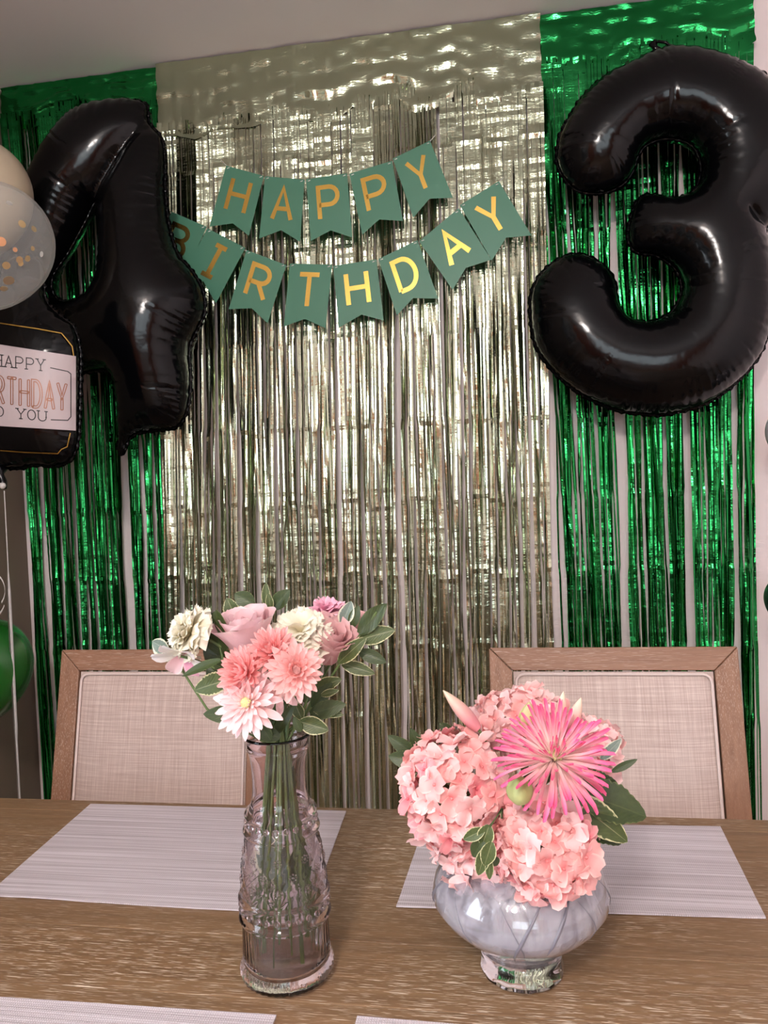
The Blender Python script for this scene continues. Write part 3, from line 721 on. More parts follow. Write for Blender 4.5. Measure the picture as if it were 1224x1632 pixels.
# slab-serif words and the double-line word, each letter a print of its own
skew = lambda px, py: py + (px - 32) * .11
def word(s, x0, pitch, wdt, ybase, hgt, w, serif):
    for i, ch in enumerate(s):
        if ch == ' ': continue
        X = x0 + i * pitch; st = []
        for g in GL[ch]: st.append([(X + u * wdt, skew(X + u * wdt, ybase - v * hgt)) for u, v in g])
        if serif:
            for u, v in {'H': [(0,0),(1,0),(0,1),(1,1)], 'A': [(0,0),(1,0)], 'P': [(0,0)], 'Y': [(0,1),(1,1),(.5,0)], 'T': [(.5,0)], 'U': [(0,1),(1,1)], 'O': []}[ch]:
                cx, cy_ = X + u * wdt, skew(X + u * wdt, ybase - v * hgt); st.append([(cx - 2.8, cy_ - .3), (cx + 2.8, cy_ + .3)])
        print_on_label('printed_letter', st, w, m_ink)
word('HAPPY', -9, 17, 11.5, 587, 18, 1.5, True)
word('TO YOU', -24, 17, 12.5, 667, 15.5, 1.5, True)
for i, ch in enumerate('BIRTHDAY'):
    X = -48 + i * 20; st = []
    for g in GL[ch]:
        P_ = [(X + u * 13.5, skew(X + u * 13.5, 646 - v * 42)) for u, v in g]
        V, F = stroke2(dens(P_, 2), 3.6)
        st += [[(v.x, v.y) for v in V[0::2]], [(v.x, v.y) for v in V[1::2]]]
        st += [[(V[0].x, V[0].y), (V[1].x, V[1].y)], [(V[-1].x, V[-1].y), (V[-2].x, V[-2].y)]]
    print_on_label('printed_letter', st, 1.5, m_rose_gold)
print_on_label('printed_frame', [[(80, 586), (108, 592), (113, 596), (113, 664), (108, 670), (81, 669)]], 1.5, m_ink)
print_on_label('printed_frame', [[(-16, 578), (-44, 573), (-49, 577), (-49, 650), (-45, 655), (-30, 656)]], 1.5, m_ink)
print_on_label('gold_line', [[(-52, 511), (0, 515), (60, 524), (98, 531), (108, 543), (115, 552), (119, 576)], [(112, 690), (107, 712), (98, 716), (92, 723), (40, 721), (0, 718), (-50, 714)]], 1.6, m_gold, .0016)
MB().tube([w_(2, 742, YB_), w_(-1, 755, YB_ - .005), w_(5, 768, YB_ - .01), w_(5, 779, YB_ - .012)], [.018, .010, .009, .008], 8).obj('inflation_tail', m_black, t)
MB().ball(w_(4, 774, YB_ - .016), .0075).obj('tie_clip', m_ribbon, t)
# white ribbon hanging from it, and the curled ribbon
def flat_ribbon(pts, w, m, par, name='ribbon', ax=Vector((1, 0, 0))):
    pts = [Vector(p) for p in pts]; V = []
    for i, p in enumerate(pts):
        a = math.sin(i * .35) * .9; d = Vector((math.cos(a), -math.sin(a), 0)); V += [p - d * w / 2, p + d * w / 2]
    n = len(pts); F = [(2 * i, 2 * i + 1, 2 * i + 3, 2 * i + 2) for i in range(n - 1)]
    return obj(name, V, F, m, par, True) if par else (V, F)
pp = [(7, 782), (10, 840), (13, 900), (14, 940), (17, 1000), (21, 1080), (26, 1180), (31, 1272)]
pts = []
for i in range(len(pp) - 1):
    for k in range(5): f = k / 5; pts.append(at(pp[i][0] * (1 - f) + pp[i + 1][0] * f, pp[i][1] * (1 - f) + pp[i + 1][1] * f, 1.585))
pts.append(at(31.5, 1278, 1.585)); pts.append(Vector((pts[-1].x, pts[-1].y, .10))); 
V = []; F = []
for i, p in enumerate(pts):
    w = .0015 + .004 * min(1, max(0, (i - 11) / 4)) * (1 if i < 30 else .6); V += [p - Vector((w, .001, 0)), p + Vector((w, -.001, 0)), p + Vector((0, .0012, 0))]
for i in range(len(pts) - 1): a = 3 * i; F += [(a, a + 1, a + 4, a + 3), (a + 1, a + 2, a + 5, a + 4), (a + 2, a, a + 3, a + 5)]
tag(obj('ribbon', V, F, m_ribbon, None, True, base=pts[-1]), 'thin pale ribbon hanging straight down from the bottle balloon', 'ribbon')
cu = []
for k in range(60):
    a = k / 59 * 4.2 * PI; cu.append(at(-22 + 30 * math.cos(a * .5 + .3) , 955 + 34 * math.sin(a * .5 + .3) - k * .25, 1.56 - k * .0006))
V = []; F = []
for i, p in enumerate(cu): V += [p + Vector((0, 0, -.003)), p + Vector((0, .0008, 0)), p + Vector((0, 0, .003)), p + Vector((0, -.0008, 0))]
for i in range(len(cu) - 1):
    a = 4 * i; F += [(a + j, a + (j + 1) % 4, a + 4 + (j + 1) % 4, a + 4 + j) for j in range(4)]
tag(obj('curled_ribbon', V, F, m_ribbon, None, True, base=cu[0]), 'curled pale ribbon loop above the green round balloon', 'ribbon')

# ---- round balloons
def latex_balloon(px, py, Y, rp, m, label, name='balloon', tiltx=0., group=None):
    c = at(px, py, Y); r = (at(px + rp, py, Y) - c).length
    t = thing(name, c, label, 'balloon', group); V = []; F = []; n, mr = 40, 28; rot = Euler((tiltx, .1, 0)).to_matrix()
    for j in range(mr + 1):
        a = PI * j / mr; q = math.sin(a) * (1 - .10 * (1 - math.cos(a)) / 2 * 1); z = math.cos(a) * (1.02 if a < PI / 2 else 1.02 + .20 * (a / PI * 2 - 1) ** 2)
        for k in range(n): b = 2 * PI * k / n; V.append(c + rot @ Vector((q * math.cos(b), q * math.sin(b), z)) * r)
    for j in range(mr):
        for k in range(n): F.append((j * n + k, (j + 1) * n + k, (j + 1) * n + (k + 1) % n, j * n + (k + 1) % n))
    obj('skin', V, F, m, t)
    e = c + rot @ Vector((0, 0, -1.22)) * r; e2 = e + rot @ Vector((0, 0, -.09)) * r
    MB().tube([e + rot @ Vector((0, 0, .04)) * r, e, (e + e2) / 2, e2], [.012, .005, .005, .010], 10).obj('knot', m, t)
    return t, c, r
latex_balloon(-36, 312, 1.68, 79, m_beige, 'plain beige balloon behind the confetti balloon at upper left edge')
tc, cc, rc = latex_balloon(-9, 389, 1.38, 86, m_clear, 'clear balloon holding gold confetti dots at left edge', 'confetti_balloon', -.25)
cr_ = random.Random(4)
m_conf = [M('gold_confetti', (.85, .55, .16, 1), .3, .9).m, M('copper_confetti', (.85, .40, .16, 1), .3, .9).m, M('white_confetti', (.7, .68, .66, 1), .5).m]
conf = [(35, 357, 5, 0), (2, 385, 6.5, 1), (10, 423, 5, 0), (14, 447, 7, 0), (44, 412, 4.5, 0), (31, 414, 4.5, 0), (15, 324, 4, 2), (66, 405, 4, 2), (33, 420, 4, 0), (24, 398, 3, 1), (54, 365, 4, 0), (6, 460, 5, 0), (52, 396, 3, 0)]
for x, y, rr, k in conf:
    q0 = rc * .93; dr = ray(x, y).normalized(); oc = EYE - cc; b_ = oc.dot(dr); disc = b_ * b_ - oc.dot(oc) + q0 * q0
    d = oc + dr * (-b_ - math.sqrt(max(disc, 0)) * (1 if (x + y) % 3 else -.8)); n_ = d.normalized(); q = n_.to_track_quat('Z', 'Y').to_matrix(); s_ = (at(rr, 0, 1.5) - at(0, 0, 1.5)).length
    V = [cc + d + q @ Vector((s_ * math.cos(a), s_ * math.sin(a), z)) for z in (0, .0006) for a in np.linspace(0, 2 * PI, 15)[:-1]]
    obj('confetti_dot', V, [tuple(range(14)), tuple(range(27, 13, -1))] + [(i, (i + 1) % 14, (i + 1) % 14 + 14, i + 14) for i in range(14)], m_conf[k], tc, False)
latex_balloon(-28, 1064, 1.62, 72, m_greenlatex, 'glossy green round balloon low at the left edge beside the curtain')
latex_balloon(1258, 955, 1.80, 42, m_darkgreen, 'dark green balloon barely showing at the right edge of the photo')
latex_balloon(1262, 688, 1.86, 44, m_shadow_grey, 'pale grey ball standing in for a soft wall shadow at the right edge, above the dark green one')  # soft shadow on the wall, given as a grey solid

# ================================================================ the two pennant banners
def banner(name, label, cards, Y, letters, cord_ext):
    t = thing(name, at(*cards[len(cards) // 2][0], Y), label, 'banner', 'birthday pennant banners')
    tops = []
    for (poly, ch), dy in zip(zip(cards, letters), [0, -.0035, .0, -.003, .001, -.004, 0, -.003]):
        Yc = Y + dy; P_ = [at(x, y, Yc) for x, y in poly]          # TL TR BR NOTCH BL
        lean = rnd.uniform(-.03, .03)
        def L3(p, e): return Vector((p.x, Yc - e - (P_[0].z - p.z) * .03 + (p.x - P_[0].x) * lean, p.z))
        fr = [L3(p, .0006) for p in P_]; bk = [L3(p, 0) for p in P_]
        F = [(0, 4, 3), (0, 3, 1), (1, 3, 2), (5, 8, 9), (5, 6, 8), (6, 7, 8)] + [(i, (i + 1) % 5, (i + 1) % 5 + 5, i + 5) for i in range(5)]
        card = obj('pennant', fr + bk, F, m_card, t, False)
        TL, TR, BL, BR = P_[0], P_[1], P_[4], P_[2]
        def uvp(u, v, e): return L3(TL * (1 - u) * (1 - v) + TR * u * (1 - v) + BL * (1 - u) * v + BR * u * v, e)
        b = MB(); wd = (TR - TL).length; hg = (BL - TL).length; sw = .105 * wd
        u0, u1, v0, v1 = (.27, .73, .665, .165) if ch != 'I' else (.30, .70, .665, .165)
        for q, g in enumerate(GL[ch]):
            pl = [((u0 + (u1 - u0) * u) * wd, (v0 + (v1 - v0) * v) * hg) for u, v in g]
            V, Fs = stroke2(pl, sw); n_ = len(V); e = .0011 + .00004 * q
            b.add([uvp(v.x / wd, v.y / hg, e) for v in V] + [uvp(v.x / wd, v.y / hg, .0005) for v in V],
                  Fs + [(f[0], f[1], f[1] + n_, f[0] + n_) for f in Fs] + [(f[2], f[3], f[3] + n_, f[2] + n_) for f in Fs])
        b.obj('letter', m_gold, card, smooth=False)
        tops.append((L3(TL, .0012), L3(TR, .0012)))
        for u in (.07, .93):
            c = uvp(u, .03, .0012); MB().tube([c + Vector((-.0035, 0, -.001)), c + Vector((.0035, 0, .001))], .0011, 6).obj('cord_stitch', m_whitetie, card)
    pts = [at(*cord_ext[0], Y + .006)]
    for a, b_ in tops: pts += [a + Vector((.004, .0045, -.004)), b_ + Vector((-.004, .0045, -.004))]
    pts.append(at(*cord_ext[1], Y + .006)); MB().tube(pts, .0009, 6).obj('cord', m_whitetie, t)
def rel(TL, TR, h, tail):
    a = Vector(TL); b = Vector(TR); e = (b - a).normalized(); d = Vector((-e.y, e.x))
    return [TL, TR, tuple(b + d * h), tuple((a + b) / 2 + d * (h - tail)), tuple(a + d * h)]
hb = [[(360.5,264),(421,281),(398,377),(372,357),(335,362)], [(422.5,281),(486,287),(479.5,387),(449,368),(414,381)],
      [(488,286),(553,276),(562,379.5),(527.6,368),(496,385)], [(557,277),(625,257),(643,354),(605,351),(578,375.5)],
      [(626,253),(685,224),(722,316),(685,317.5),(659,348)]]
banner('pennant_banner', 'upper green pennant banner whose gold letters spell HAPPY', hb, 2.030, 'HAPPY', ((352, 255), (694, 215)))
bbn = [rel((268,335),(330,362),98,22), rel((331,364),(392,396),100,22), [(393,398.6),(456.7,422.6),(427.6,516),(402,492),(365.5,493.5)],
       [(462,420),(530,422.6),(520,524),(487,509),(453,521)], [(531,424),(600,413.5),(612,511.5),(576.6,502),(541,523)],
       [(603,413),(665.5,383),(698.7,477),(659,476),(633,503.6)], [(668,384.7),(731,332),(783,415),(742.6,428),(721.7,463)],
       [(733,327),(795,288.5),(847,376),(806.6,379.5),(784,416)]]
banner('pennant_banner', 'lower green pennant banner whose gold letters spell BIRTHDAY', bbn, 2.022, 'BIRTHDAY', ((258, 330), (803, 282)))

# ================================================================ the vases
VX, VY = -.2345, .731
t = thing('glass_vase', (VX, VY, TZ), 'tall waisted pink pressed glass vase holding the mixed flowers', 'vase')
z0 = TZ + .0026
outer = [(.001, 0), (.040, 0), (.0455, .003), (.0472, .009), (.0462, .015), (.0440, .019), (.0435, .024), (.0432, .030), (.0428, .045), (.0425, .057),
         (.0425, .058), (.0454, .0595), (.0462, .062), (.0454, .0645), (.0428, .066), (.0428, .0775), (.0454, .079), (.0461, .0815), (.0452, .084), (.0428, .085),
         (.0428, .092), (.0420, .104), (.0404, .118), (.0380, .132), (.0356, .143), (.0352, .1440), (.0378, .1455), (.0386, .148), (.0376, .1508), (.0345, .153),
         (.0335, .1605), (.0360, .162), (.0364, .1645), (.0350, .167), (.0315, .169), (.0288, .176), (.0272, .186), (.0268, .196), (.0272, .208), (.0284, .220), (.0298, .2265),
         (.0310, .228), (.0312, .2305), (.0305, .232), (.0312, .236), (.0325, .240), (.0336, .2425)]
inner = [(.0322, .2435), (.0308, .240), (.0295, .234), (.0280, .226), (.0262, .214), (.0252, .200), (.0252, .186), (.0262, .178), (.0295, .168), (.0320, .156), (.0345, .142), (.0375, .125),
         (.0395, .108), (.0405, .090), (.0405, .060), (.0405, .030), (.0400, .018), (.037, .012), (.001, .010)]
nO = len(outer)
def vmod(a, z, j):
    if j >= nO: return 0
    if .020 < z < .058: return .0007 * abs(math.sin(a * 22)) - .0003          # ribs
    if .086 < z < .142:                                                       # diamond net
        v = (z - .086) / .056 * 2; s1 = abs(math.sin(4.5 * a + PI * v)); s2 = abs(math.sin(4.5 * a - PI * v)); return .0013 * max(0, 1 - 5 * min(s1, s2))
    if z < .014 and j > 1: return .0004 * math.sin(a * 40)
    return 0
prof = []
for k, p in enumerate(outer):
    prof.append(p)
    if k + 1 < nO and .084 < p[1] < .14:
        q = outer[k + 1]; n_ = 5
        for f in range(1, n_): prof.append((p[0] + (q[0] - p[0]) * f / n_, p[1] + (q[1] - p[1]) * f / n_))
nO = len(prof); prof += inner
MB().lathe(prof, VX, VY, z0, 176, vmod).obj('vessel', m_rosegl, t)
for zz, rr, n_ in ((.0722, .0433, 26), (.1565, .0342, 22)):
    b = MB()
    for k in range(n_): a = 2 * PI * k / n_; b.ball((VX + rr * math.cos(a), VY + rr * math.sin(a), z0 + zz), .0031, 8, 6)
    b.obj('bead_band', m_rosegl, t, kind='stuff')
# little embossed flowers in the diamonds
for row, (zz, rr) in enumerate(((.100, .0424), (.114, .0412), (.128, .0390))):
    for k in range(9):
        a = 2 * PI * (k + .5 * (row % 2)) / 9; n_ = Vector((math.cos(a), math.sin(a), 0)); e = Vector((-math.sin(a), math.cos(a), 0)); b = MB()
        c = Vector((VX, VY, z0 + zz)) + n_ * rr; b.ball(c, .0014, 6, 4)
        for q in range(8): w = 2 * PI * q / 8; b.ball(c + (e * math.cos(w) + Vector((0, 0, 1)) * math.sin(w)) * .0036, .0010, 6, 4)
        b.obj('embossed_flower', m_rosegl, t)
wat = [(.001, .0104), (.0365, .0124), (.0398, .0184), (.0403, .030), (.0403, .060), (.0403, .090), (.0393, .108), (.0373, .125), (.0350, .138), (.001, .138)]
MB().lathe(wat, VX, VY, z0, 64).obj('water', m_water, t)

BX, BY = -.001, .759
t = thing('glass_vase', (BX, BY, TZ), 'squat round pearly lavender glass vase holding the hydrangeas', 'vase')
z1 = TZ + .0004
bo = [(.030, .0245), (.041, .026), (.0455, .033), (.0555, .042), (.0675, .052), (.0775, .062), (.0855, .074), (.0862, .084), (.083, .095), (.077, .105), (.068, .115), (.057, .123), (.048, .128), (.045, .132), (.046, .137)]
bi = [(.044, .137), (.0425, .132), (.0455, .1265), (.055, .1205), (.066, .1125), (.0745, .1035), (.080, .094), (.0832, .083), (.0825, .074), (.0742, .0635), (.0645, .054), (.0530, .0445), (.0425, .0365), (.036, .0315), (.001, .030)]
no_ = len(bo)
MB().lathe(bo[:0] + [(.001, .0245)] + bo + bi, BX, BY, z1, 128, lambda a, z, j: (.0011 * math.sin(a * 9 + z * 35) if j > no_ else 0)).obj('bowl', m_pearl, t)
MB().lathe([(.001, 0), (.036, 0), (.0405, .0025), (.0408, .006), (.0395, .016), (.0400, .0235), (.001, .0235)], BX, BY, z1, 96, lambda a, z, j: .0004 * math.sin(a * 12)).obj('foot', m_footgl, t)
MB().lathe([(.001, .0305), (.0355, .0318), (.0420, .037), (.0525, .0450), (.0638, .0542), (.0735, .0640), (.001, .0640)], BX, BY, z1, 96).obj('water', m_cloudy, t)
def bowl_r(z):
    for (r1, a1), (r2, a2) in zip(bo[:-1], bo[1:]):
        if a1 <= z <= a2 + 1e-9: return r1 + (r2 - r1) * (z - a1) / (a2 - a1)
    return bi[0][0]
for k in range(13):                                  # the smoky swirls moulded into the bowl
    a0 = k * 2 * PI / 13 + .3 * math.sin(k * 5); pts = []; zs = np.linspace(.040 + .010 * (k % 3), .104 + .012 * (k % 2), 16); rs = []
    for q, z in enumerate(zs):
        a = a0 + .45 * (q / 15) ** 2 * (1 if k % 2 else -.6); rr = bowl_r(z) - .0001; pts.append((BX + rr * math.cos(a), BY + rr * math.sin(a), z1 + z)); rs.append(.0002 + .0016 * math.sin(PI * min(1, q / 15 + .02)) * (.6 + .4 * math.sin(k * 3)))
    MB().tube(pts, rs, 6).obj('swirl', m_swirl, t)

# ================================================================ flowers
def petal(L, Wd, prof, bend=.4, cup=.3, ruf=0., nu=7, nv=4, seed=0, jag=0., twist=0., m=None, b0=0., drop=.03, wrap=0.):
    r_ = random.Random(seed); V = []; U = []; F = []; y = z = 0; th = b0; ph = r_.uniform(0, 6)
    for i in range(nu + 1):
        u = i / nu
        if i: th = b0 + bend * u * (.6 + .8 * u); y += math.sin(th) * L / nu; z += math.cos(th) * L / nu
        w = Wd / 2 * prof(u)
        for j in range(nv + 1):
            v = 2 * j / nv - 1; off = cup * w * v * v - ruf * u * u * math.sin(v * 5 + ph + u * 3)
            if wrap: q_ = w * v / wrap; off += wrap * (1 - math.cos(q_)) - cup * w * v * v
            a = twist * u; jj = jag * L * r_.uniform(-1, 1) * u * u * (1 if i == nu else .2)
            vx, vo = (wrap * math.sin(w * v / wrap) if wrap else w * v), off
            V.append((vx * math.cos(a) , y - vo * math.cos(th) + vx * math.sin(a), z + vo * math.sin(th) + jj - drop * L * v * v * u * u)); U.append((.5 + v / 2, u))
    for i in range(nu):
        for j in range(nv): a = i * (nv + 1) + j; F.append((a, a + 1, a + nv + 2, a + nv + 1))
    return mesh('petal', V, F, m, True, U)
P_round = lambda u: max(.16, math.sin(PI * min(1, .12 + .80 * u)) ** .6) if u < .999 else .42
P_fan = lambda u: .18 + .82 * u ** .8
P_long = lambda u: (.45 + .55 * min(1, u * 1.5)) * (math.sqrt(max(0, 1 - ((u - .65) / .37) ** 2)) if u > .65 else 1)
P_thin = lambda u: .55 + .25 * u if u < .9 else .55
def frame(pos, nrm, roll=0.):
    return Matrix.Translation(pos) @ Vector(nrm).to_track_quat('Z', 'Y').to_matrix().to_4x4() @ Matrix.Rotation(roll, 4, 'Z')
def flower(name, px, py, Y, nrm, label, group=None, cat='flower'):
    p = at(px, py, Y); t = thing(name, p, label, cat, group); return t, frame((0, 0, 0), nrm, rnd.uniform(0, 6)), p
def place(t, fr, meshes, az, tilt, r0, z_0, sc=1., name='petal', roll=0.):
    mt = fr @ Matrix.Rotation(az, 4, 'Z') @ Matrix.Translation((0, r0, z_0)) @ Matrix.Rotation(-tilt, 4, 'X') @ Matrix.Rotation(roll, 4, 'Z') @ Matrix.Scale(sc, 4)
    return put(name, rnd.choice(meshes), t, mt)
def stem(t, p, nrm, foot, r=.0018, via=None):
    a = Vector(p); n_ = Vector(nrm).normalized(); f = Vector(foot); pts = []; e_ = Vector(via)
    up = (e_ - f).normalized(); d_ = (a - e_).length; c1 = a - n_ * min(.02, d_ * .4); c2 = e_ + up * d_ * .45
    for k in range(12): s_ = k / 11; pts.append(a * (1 - s_) ** 3 + c1 * 3 * s_ * (1 - s_) ** 2 + c2 * 3 * s_ * s_ * (1 - s_) + e_ * s_ ** 3)
    pts += [e_ * (1 - s_) + f * s_ for s_ in (.15, .35, .6, .8, 1)]
    MB().tube(pts, r, 6).obj('stem', m_stem, t)
VR = Vector((VX, VY, TZ + .235)); VM = Vector((VX, VY, TZ + .17))
def vfoot(i): a = i * 2.4; return (VX + .031 * math.cos(a), VY + .031 * math.sin(a), TZ + .025 + .012 * (i % 3))
def via(i): a = i * 2.4 + .5; return (VX + .010 * math.cos(a), VY + .010 * math.sin(a), TZ + .235)
MX = .00066                                           # metres per photo pixel at the vases
def carnation(px, py, Y, nrm, R, m, label, i, n=58):
    t, fr, p = flower('carnation', px, py, Y, nrm, label)
    ms = [petal(R * 1.0, R * 1.05, P_fan, .3 + .2 * k, .10, R * .085, 8, 12, k, .07, 0, m) for k in range(5)]
    for k in range(n):
        f = (k + .5) / n; place(t, fr, ms, k * 2.399 + rnd.uniform(-.2, .2), .05 + 1.35 * f ** .8 + rnd.uniform(-.08, .08), R * .10 * f, -R * .55 + R * .25 * (1 - f), .72 + .22 * f + rnd.uniform(-.05, .06), roll=rnd.uniform(-.4, .4))
    b = p - Vector(nrm).normalized() * R * .55; MB().tube([b - Vector(nrm).normalized() * R * .5, b - Vector(nrm).normalized() * R * .2, b + Vector(nrm).normalized() * R * .1], [R * .12, R * .22, R * .24], 10).obj('calyx', m_stem, t)
    stem(t, b, nrm, vfoot(i), .0017, via(i)); return t
def rose(px, py, Y, nrm, R, Hh, m, label, i):
    t, fr, p = flower('rose', px, py, Y, nrm, label); L = Hh
    def pr(u): return (.40 + .60 * min(1, u * 1.5) ** .8) * (1 if u < .6 else math.sqrt(max(.16, 1 - ((u - .6) / .44) ** 2)))
    for ring, (n, r0, tl, sc, bd, cu) in enumerate(((3, .10, -.05, .80, -.25, .9), (3, .22, .02, .90, -.15, .75), (4, .32, .10, .97, .0, .6), (4, .40, .14, 1.0, .22, .55), (5, .46, .20, .98, .42, .5))):
        ms = [petal(L, R * (1.0 + .28 * ring), pr, bd * .8, cu, R * .025, 10, 10, ring * 7 + k, .015, 0, m, wrap=R * (.30 + 1.0 * r0)) for k in range(2)]
        for k in range(n): place(t, fr, ms, 2 * PI * (k + ring * .37) / n + rnd.uniform(-.12, .12), tl + rnd.uniform(-.04, .04), R * r0, -L * .62, sc)
    nn = Vector(nrm).normalized(); b = p - nn * L * .62
    MB().tube([b - nn * R * .25, b, b + nn * R * .2], [R * .10, R * .30, R * .34], 10).obj('calyx', m_stem, t)
    stem(t, b, nrm, vfoot(i), .002, via(i)); return t
def mum(px, py, Y, nrm, R, m, label, i, rings, wd=.26, disc=True, prof=P_long, cup=.5):
    t, fr, p = flower('chrysanthemum', px, py, Y, nrm, label)
    for q, (n, tl, sc, bd) in enumerate(rings):
        ms = [petal(R, R * wd, prof, bd, cup, R * .02, 9, 4, q * 5 + k, .02, 0, m) for k in range(3)]
        for k in range(n): place(t, fr, ms, 2 * PI * (k + .5 * (q % 2)) / n + rnd.uniform(-.1, .1), tl + rnd.uniform(-.1, .1), R * .08, -.006 + q * .0012, sc * rnd.uniform(.88, 1.08))
    if disc:
        b = MB()
        for k in range(40): a = k * 2.4; r = R * .13 * math.sqrt(k / 40); b.ball((fr @ Vector((r * math.cos(a), r * math.sin(a), .002 + R * .08 * (1 - k / 40)))) + p, .0014, 5, 4)
        b.obj('disc', m_disc if disc is True else m, t, kind='stuff')
    stem(t, p - Vector(nrm).normalized() * .006, nrm, vfoot(i), .0016, via(i)); return t
def leaf(name, pts, Y, wpx, m, label=None, n_=None, serr=0., fold=.25, par=None, dy=0., wave=.0):
    """pts = base, tip (and an optional bend point) in photo pixels; faces the viewer, leaf blade rolled by n_"""
    A = at(*pts[0], Y); B = at(*pts[-1], Y + dy); mid = at(*pts[1], Y + dy / 2) if len(pts) > 2 else (A + B) / 2
    nrm = Vector(n_ or (0, -1, .35)).normalized(); V = []; U = []; F = []; nu, nv = (22, 6) if serr else (12, 6); w = wpx * MX / 2
    for i in range(nu + 1):
        u = i / nu; c = A * (1 - u) ** 2 + (2 * mid - (A + B) / 2) * 2 * u * (1 - u) + B * u * u
        tg = ((2 * mid - (A + B) / 2 - A) * (1 - u) + (B - (2 * mid - (A + B) / 2)) * u).normalized(); sd = tg.cross(nrm).normalized(); nn = sd.cross(tg)
        pw = math.sin(PI * min(1, u * .93 + .05)) ** .75 * (1.05 - .25 * u) if i < nu else .02
        if serr: pw *= 1 + serr * (1 if i % 2 else -1) * (.6 + .4 * math.sin(i * 2.1))
        for j in range(nv + 1):
            v = 2 * j / nv - 1; V.append(c + sd * w * pw * v + nn * (fold * w * pw * abs(v) + wave * w * math.sin(u * 7 + v * 3)) + nn * .12 * w * math.sin(PI * u)); U.append((.5 + v / 2, u))
    for i in range(nu):
        for j in range(nv): a = i * (nv + 1) + j; F.append((a, a + 1, a + nv + 2, a + nv + 1))
    if par is not None: return obj(name, V, F, m, par, True, U, label=label)
def sprig(label, stempts, Y, leaves, group, foot=None, i=0, via_=None):
    base = at(*stempts[0], Y); t = thing('foliage_sprig', base, label, 'foliage', group)
    pts = [at(x, y, Y) for x, y in stempts]
    if foot is not None: pts = [Vector(foot), Vector(via_)] + pts
    MB().tube(pts, .0013, 6).obj('stem', m_stem, t)
    for lf in leaves: leaf('leaf', lf[0], Y + (lf[3] if len(lf) > 3 else 0), lf[1], lf[2], par=t, **(lf[4] if len(lf) > 4 else {}))
    return t
R = 1.0
Yv = VY
carnation(288, 1005, Yv - .03, (-.75, -.6, .35), .027, p_cream, 'cream carnation at the far left of the tall vase bouquet', 0)
# its long outer petals hanging down
t, fr, p = flower('lily', 288, 1046, Yv - .035, (-.1, -.7, -.7), 'white and pink trumpet bloom hanging below the left cream carnation')
for k, (mt_, az) in enumerate(((p_white, 0), (p_white, 1.1), (p_white, 2.2), (p_rose, 3.3), (p_carn, 4.4), (p_white, 5.4))):
    put('petal', petal(.030, .017, P_long, .5, .3, .001, 8, 4, k, .02, 0, mt_), t, fr @ Matrix.Rotation(az, 4, 'Z') @ Matrix.Translation((0, .002, -.008)) @ Matrix.Rotation(-.75, 4, 'X'))
stem(t, p, (-.7, -.6, .3), vfoot(7), .0014, via(7))
rose(392, 1008, Yv - .005, (-.12, -.25, 1), .027, .058, p_rose, 'large pale pink rose on the left of the tall vase bouquet', 1)
carnation(478, 1000, Yv, (.05, -.55, .85), .034, p_cream, 'large cream carnation at the centre of the tall vase bouquet', 2, 72)
carnation(522, 966, Yv + .035, (.1, -.3, 1), .023, p_carn, 'small pink carnation topmost in the tall vase bouquet', 3, 34)
rose(528, 1018, Yv + .01, (.35, -.5, .8), .022, .045, p_dusty, 'dusty pink rose on the right of the tall vase bouquet', 4)
rose(566, 988, Yv + .05, (.4, -.2, .9), .012, .024, p_dusty, 'small dusty pink rosebud behind the pink carnation', 5)
inc = [(20, 1.4, 1.0, -.3), (20, 1.12, .97, -.3), (18, .82, .9, -.35), (14, .52, .82, -.3), (9, .22, .72, -.2)]
mum(432, 1036, Yv - .045, (0, -.8, .6), .025, p_coral, 'deep coral chrysanthemum uppermost in front of the rose', 6, inc, .21, 'm', cup=.35)
mum(386, 1072, Yv - .055, (-.35, -.85, .35), .026, p_coral, 'coral chrysanthemum with paler heart, left below the pink rose', 8, inc, .22, 'm', cup=.35)
mum(472, 1068, Yv - .055, (.25, -.85, .25), .028, p_lcoral, 'light coral chrysanthemum right below the cream carnation', 9, [(18, 1.35, 1.0, -.2), (18, 1.05, .95, -.2), (15, .75, .85, -.25), (11, .45, .75, -.2), (6, .2, .6, -.2)], .24, 'm', cup=.3)
mum(393, 1120, Yv - .065, (-.1, -.85, .35), .033, p_blush, 'blush white chrysanthemum with yellow green heart, lowest of the bouquet', 10, [(15, 1.5, 1.0, .15), (15, 1.25, .86, 0), (14, 1.0, .68, -.1), (12, .7, .48, -.1), (8, .4, .34, -.1)], .24, True, cup=.3)
mum(446, 1100, Yv - .045, (.5, -.7, -.1), .024, p_blush, 'small blush bloom half hidden right of the lowest chrysanthemum', 11, [(9, 1.2, 1.0, .1), (8, .8, .8, 0)], .34, False, cup=.4)
FG = 'leafy sprigs in the tall vase'
D = l_dark; VV = l_var; PL = l_pale
sprig('variegated sprig with a silvery leaf at the far left tip', [(330, 1130), (285, 1060), (262, 1030)], Yv - .01, [([(268, 1035), (243, 1022)], 30, PL, -.02, dict(n_=(-.5, -1, .1))), ([(290, 1050), (243, 1036)], 22, PL)], FG, vfoot(12), 12, via(12))
sprig('large rounded dark leaves between the left carnation and the rose', [(395, 1150), (360, 1070), (345, 1010)], Yv - .01,
      [([(352, 1042), (345, 972)], 52, D, .0, dict(n_=(-.2, -1, .1))), ([(358, 1070), (330, 1010)], 38, D, .004), ([(352, 1085), (332, 1058)], 28, D, -.012)], FG, vfoot(13), 13, via(13))
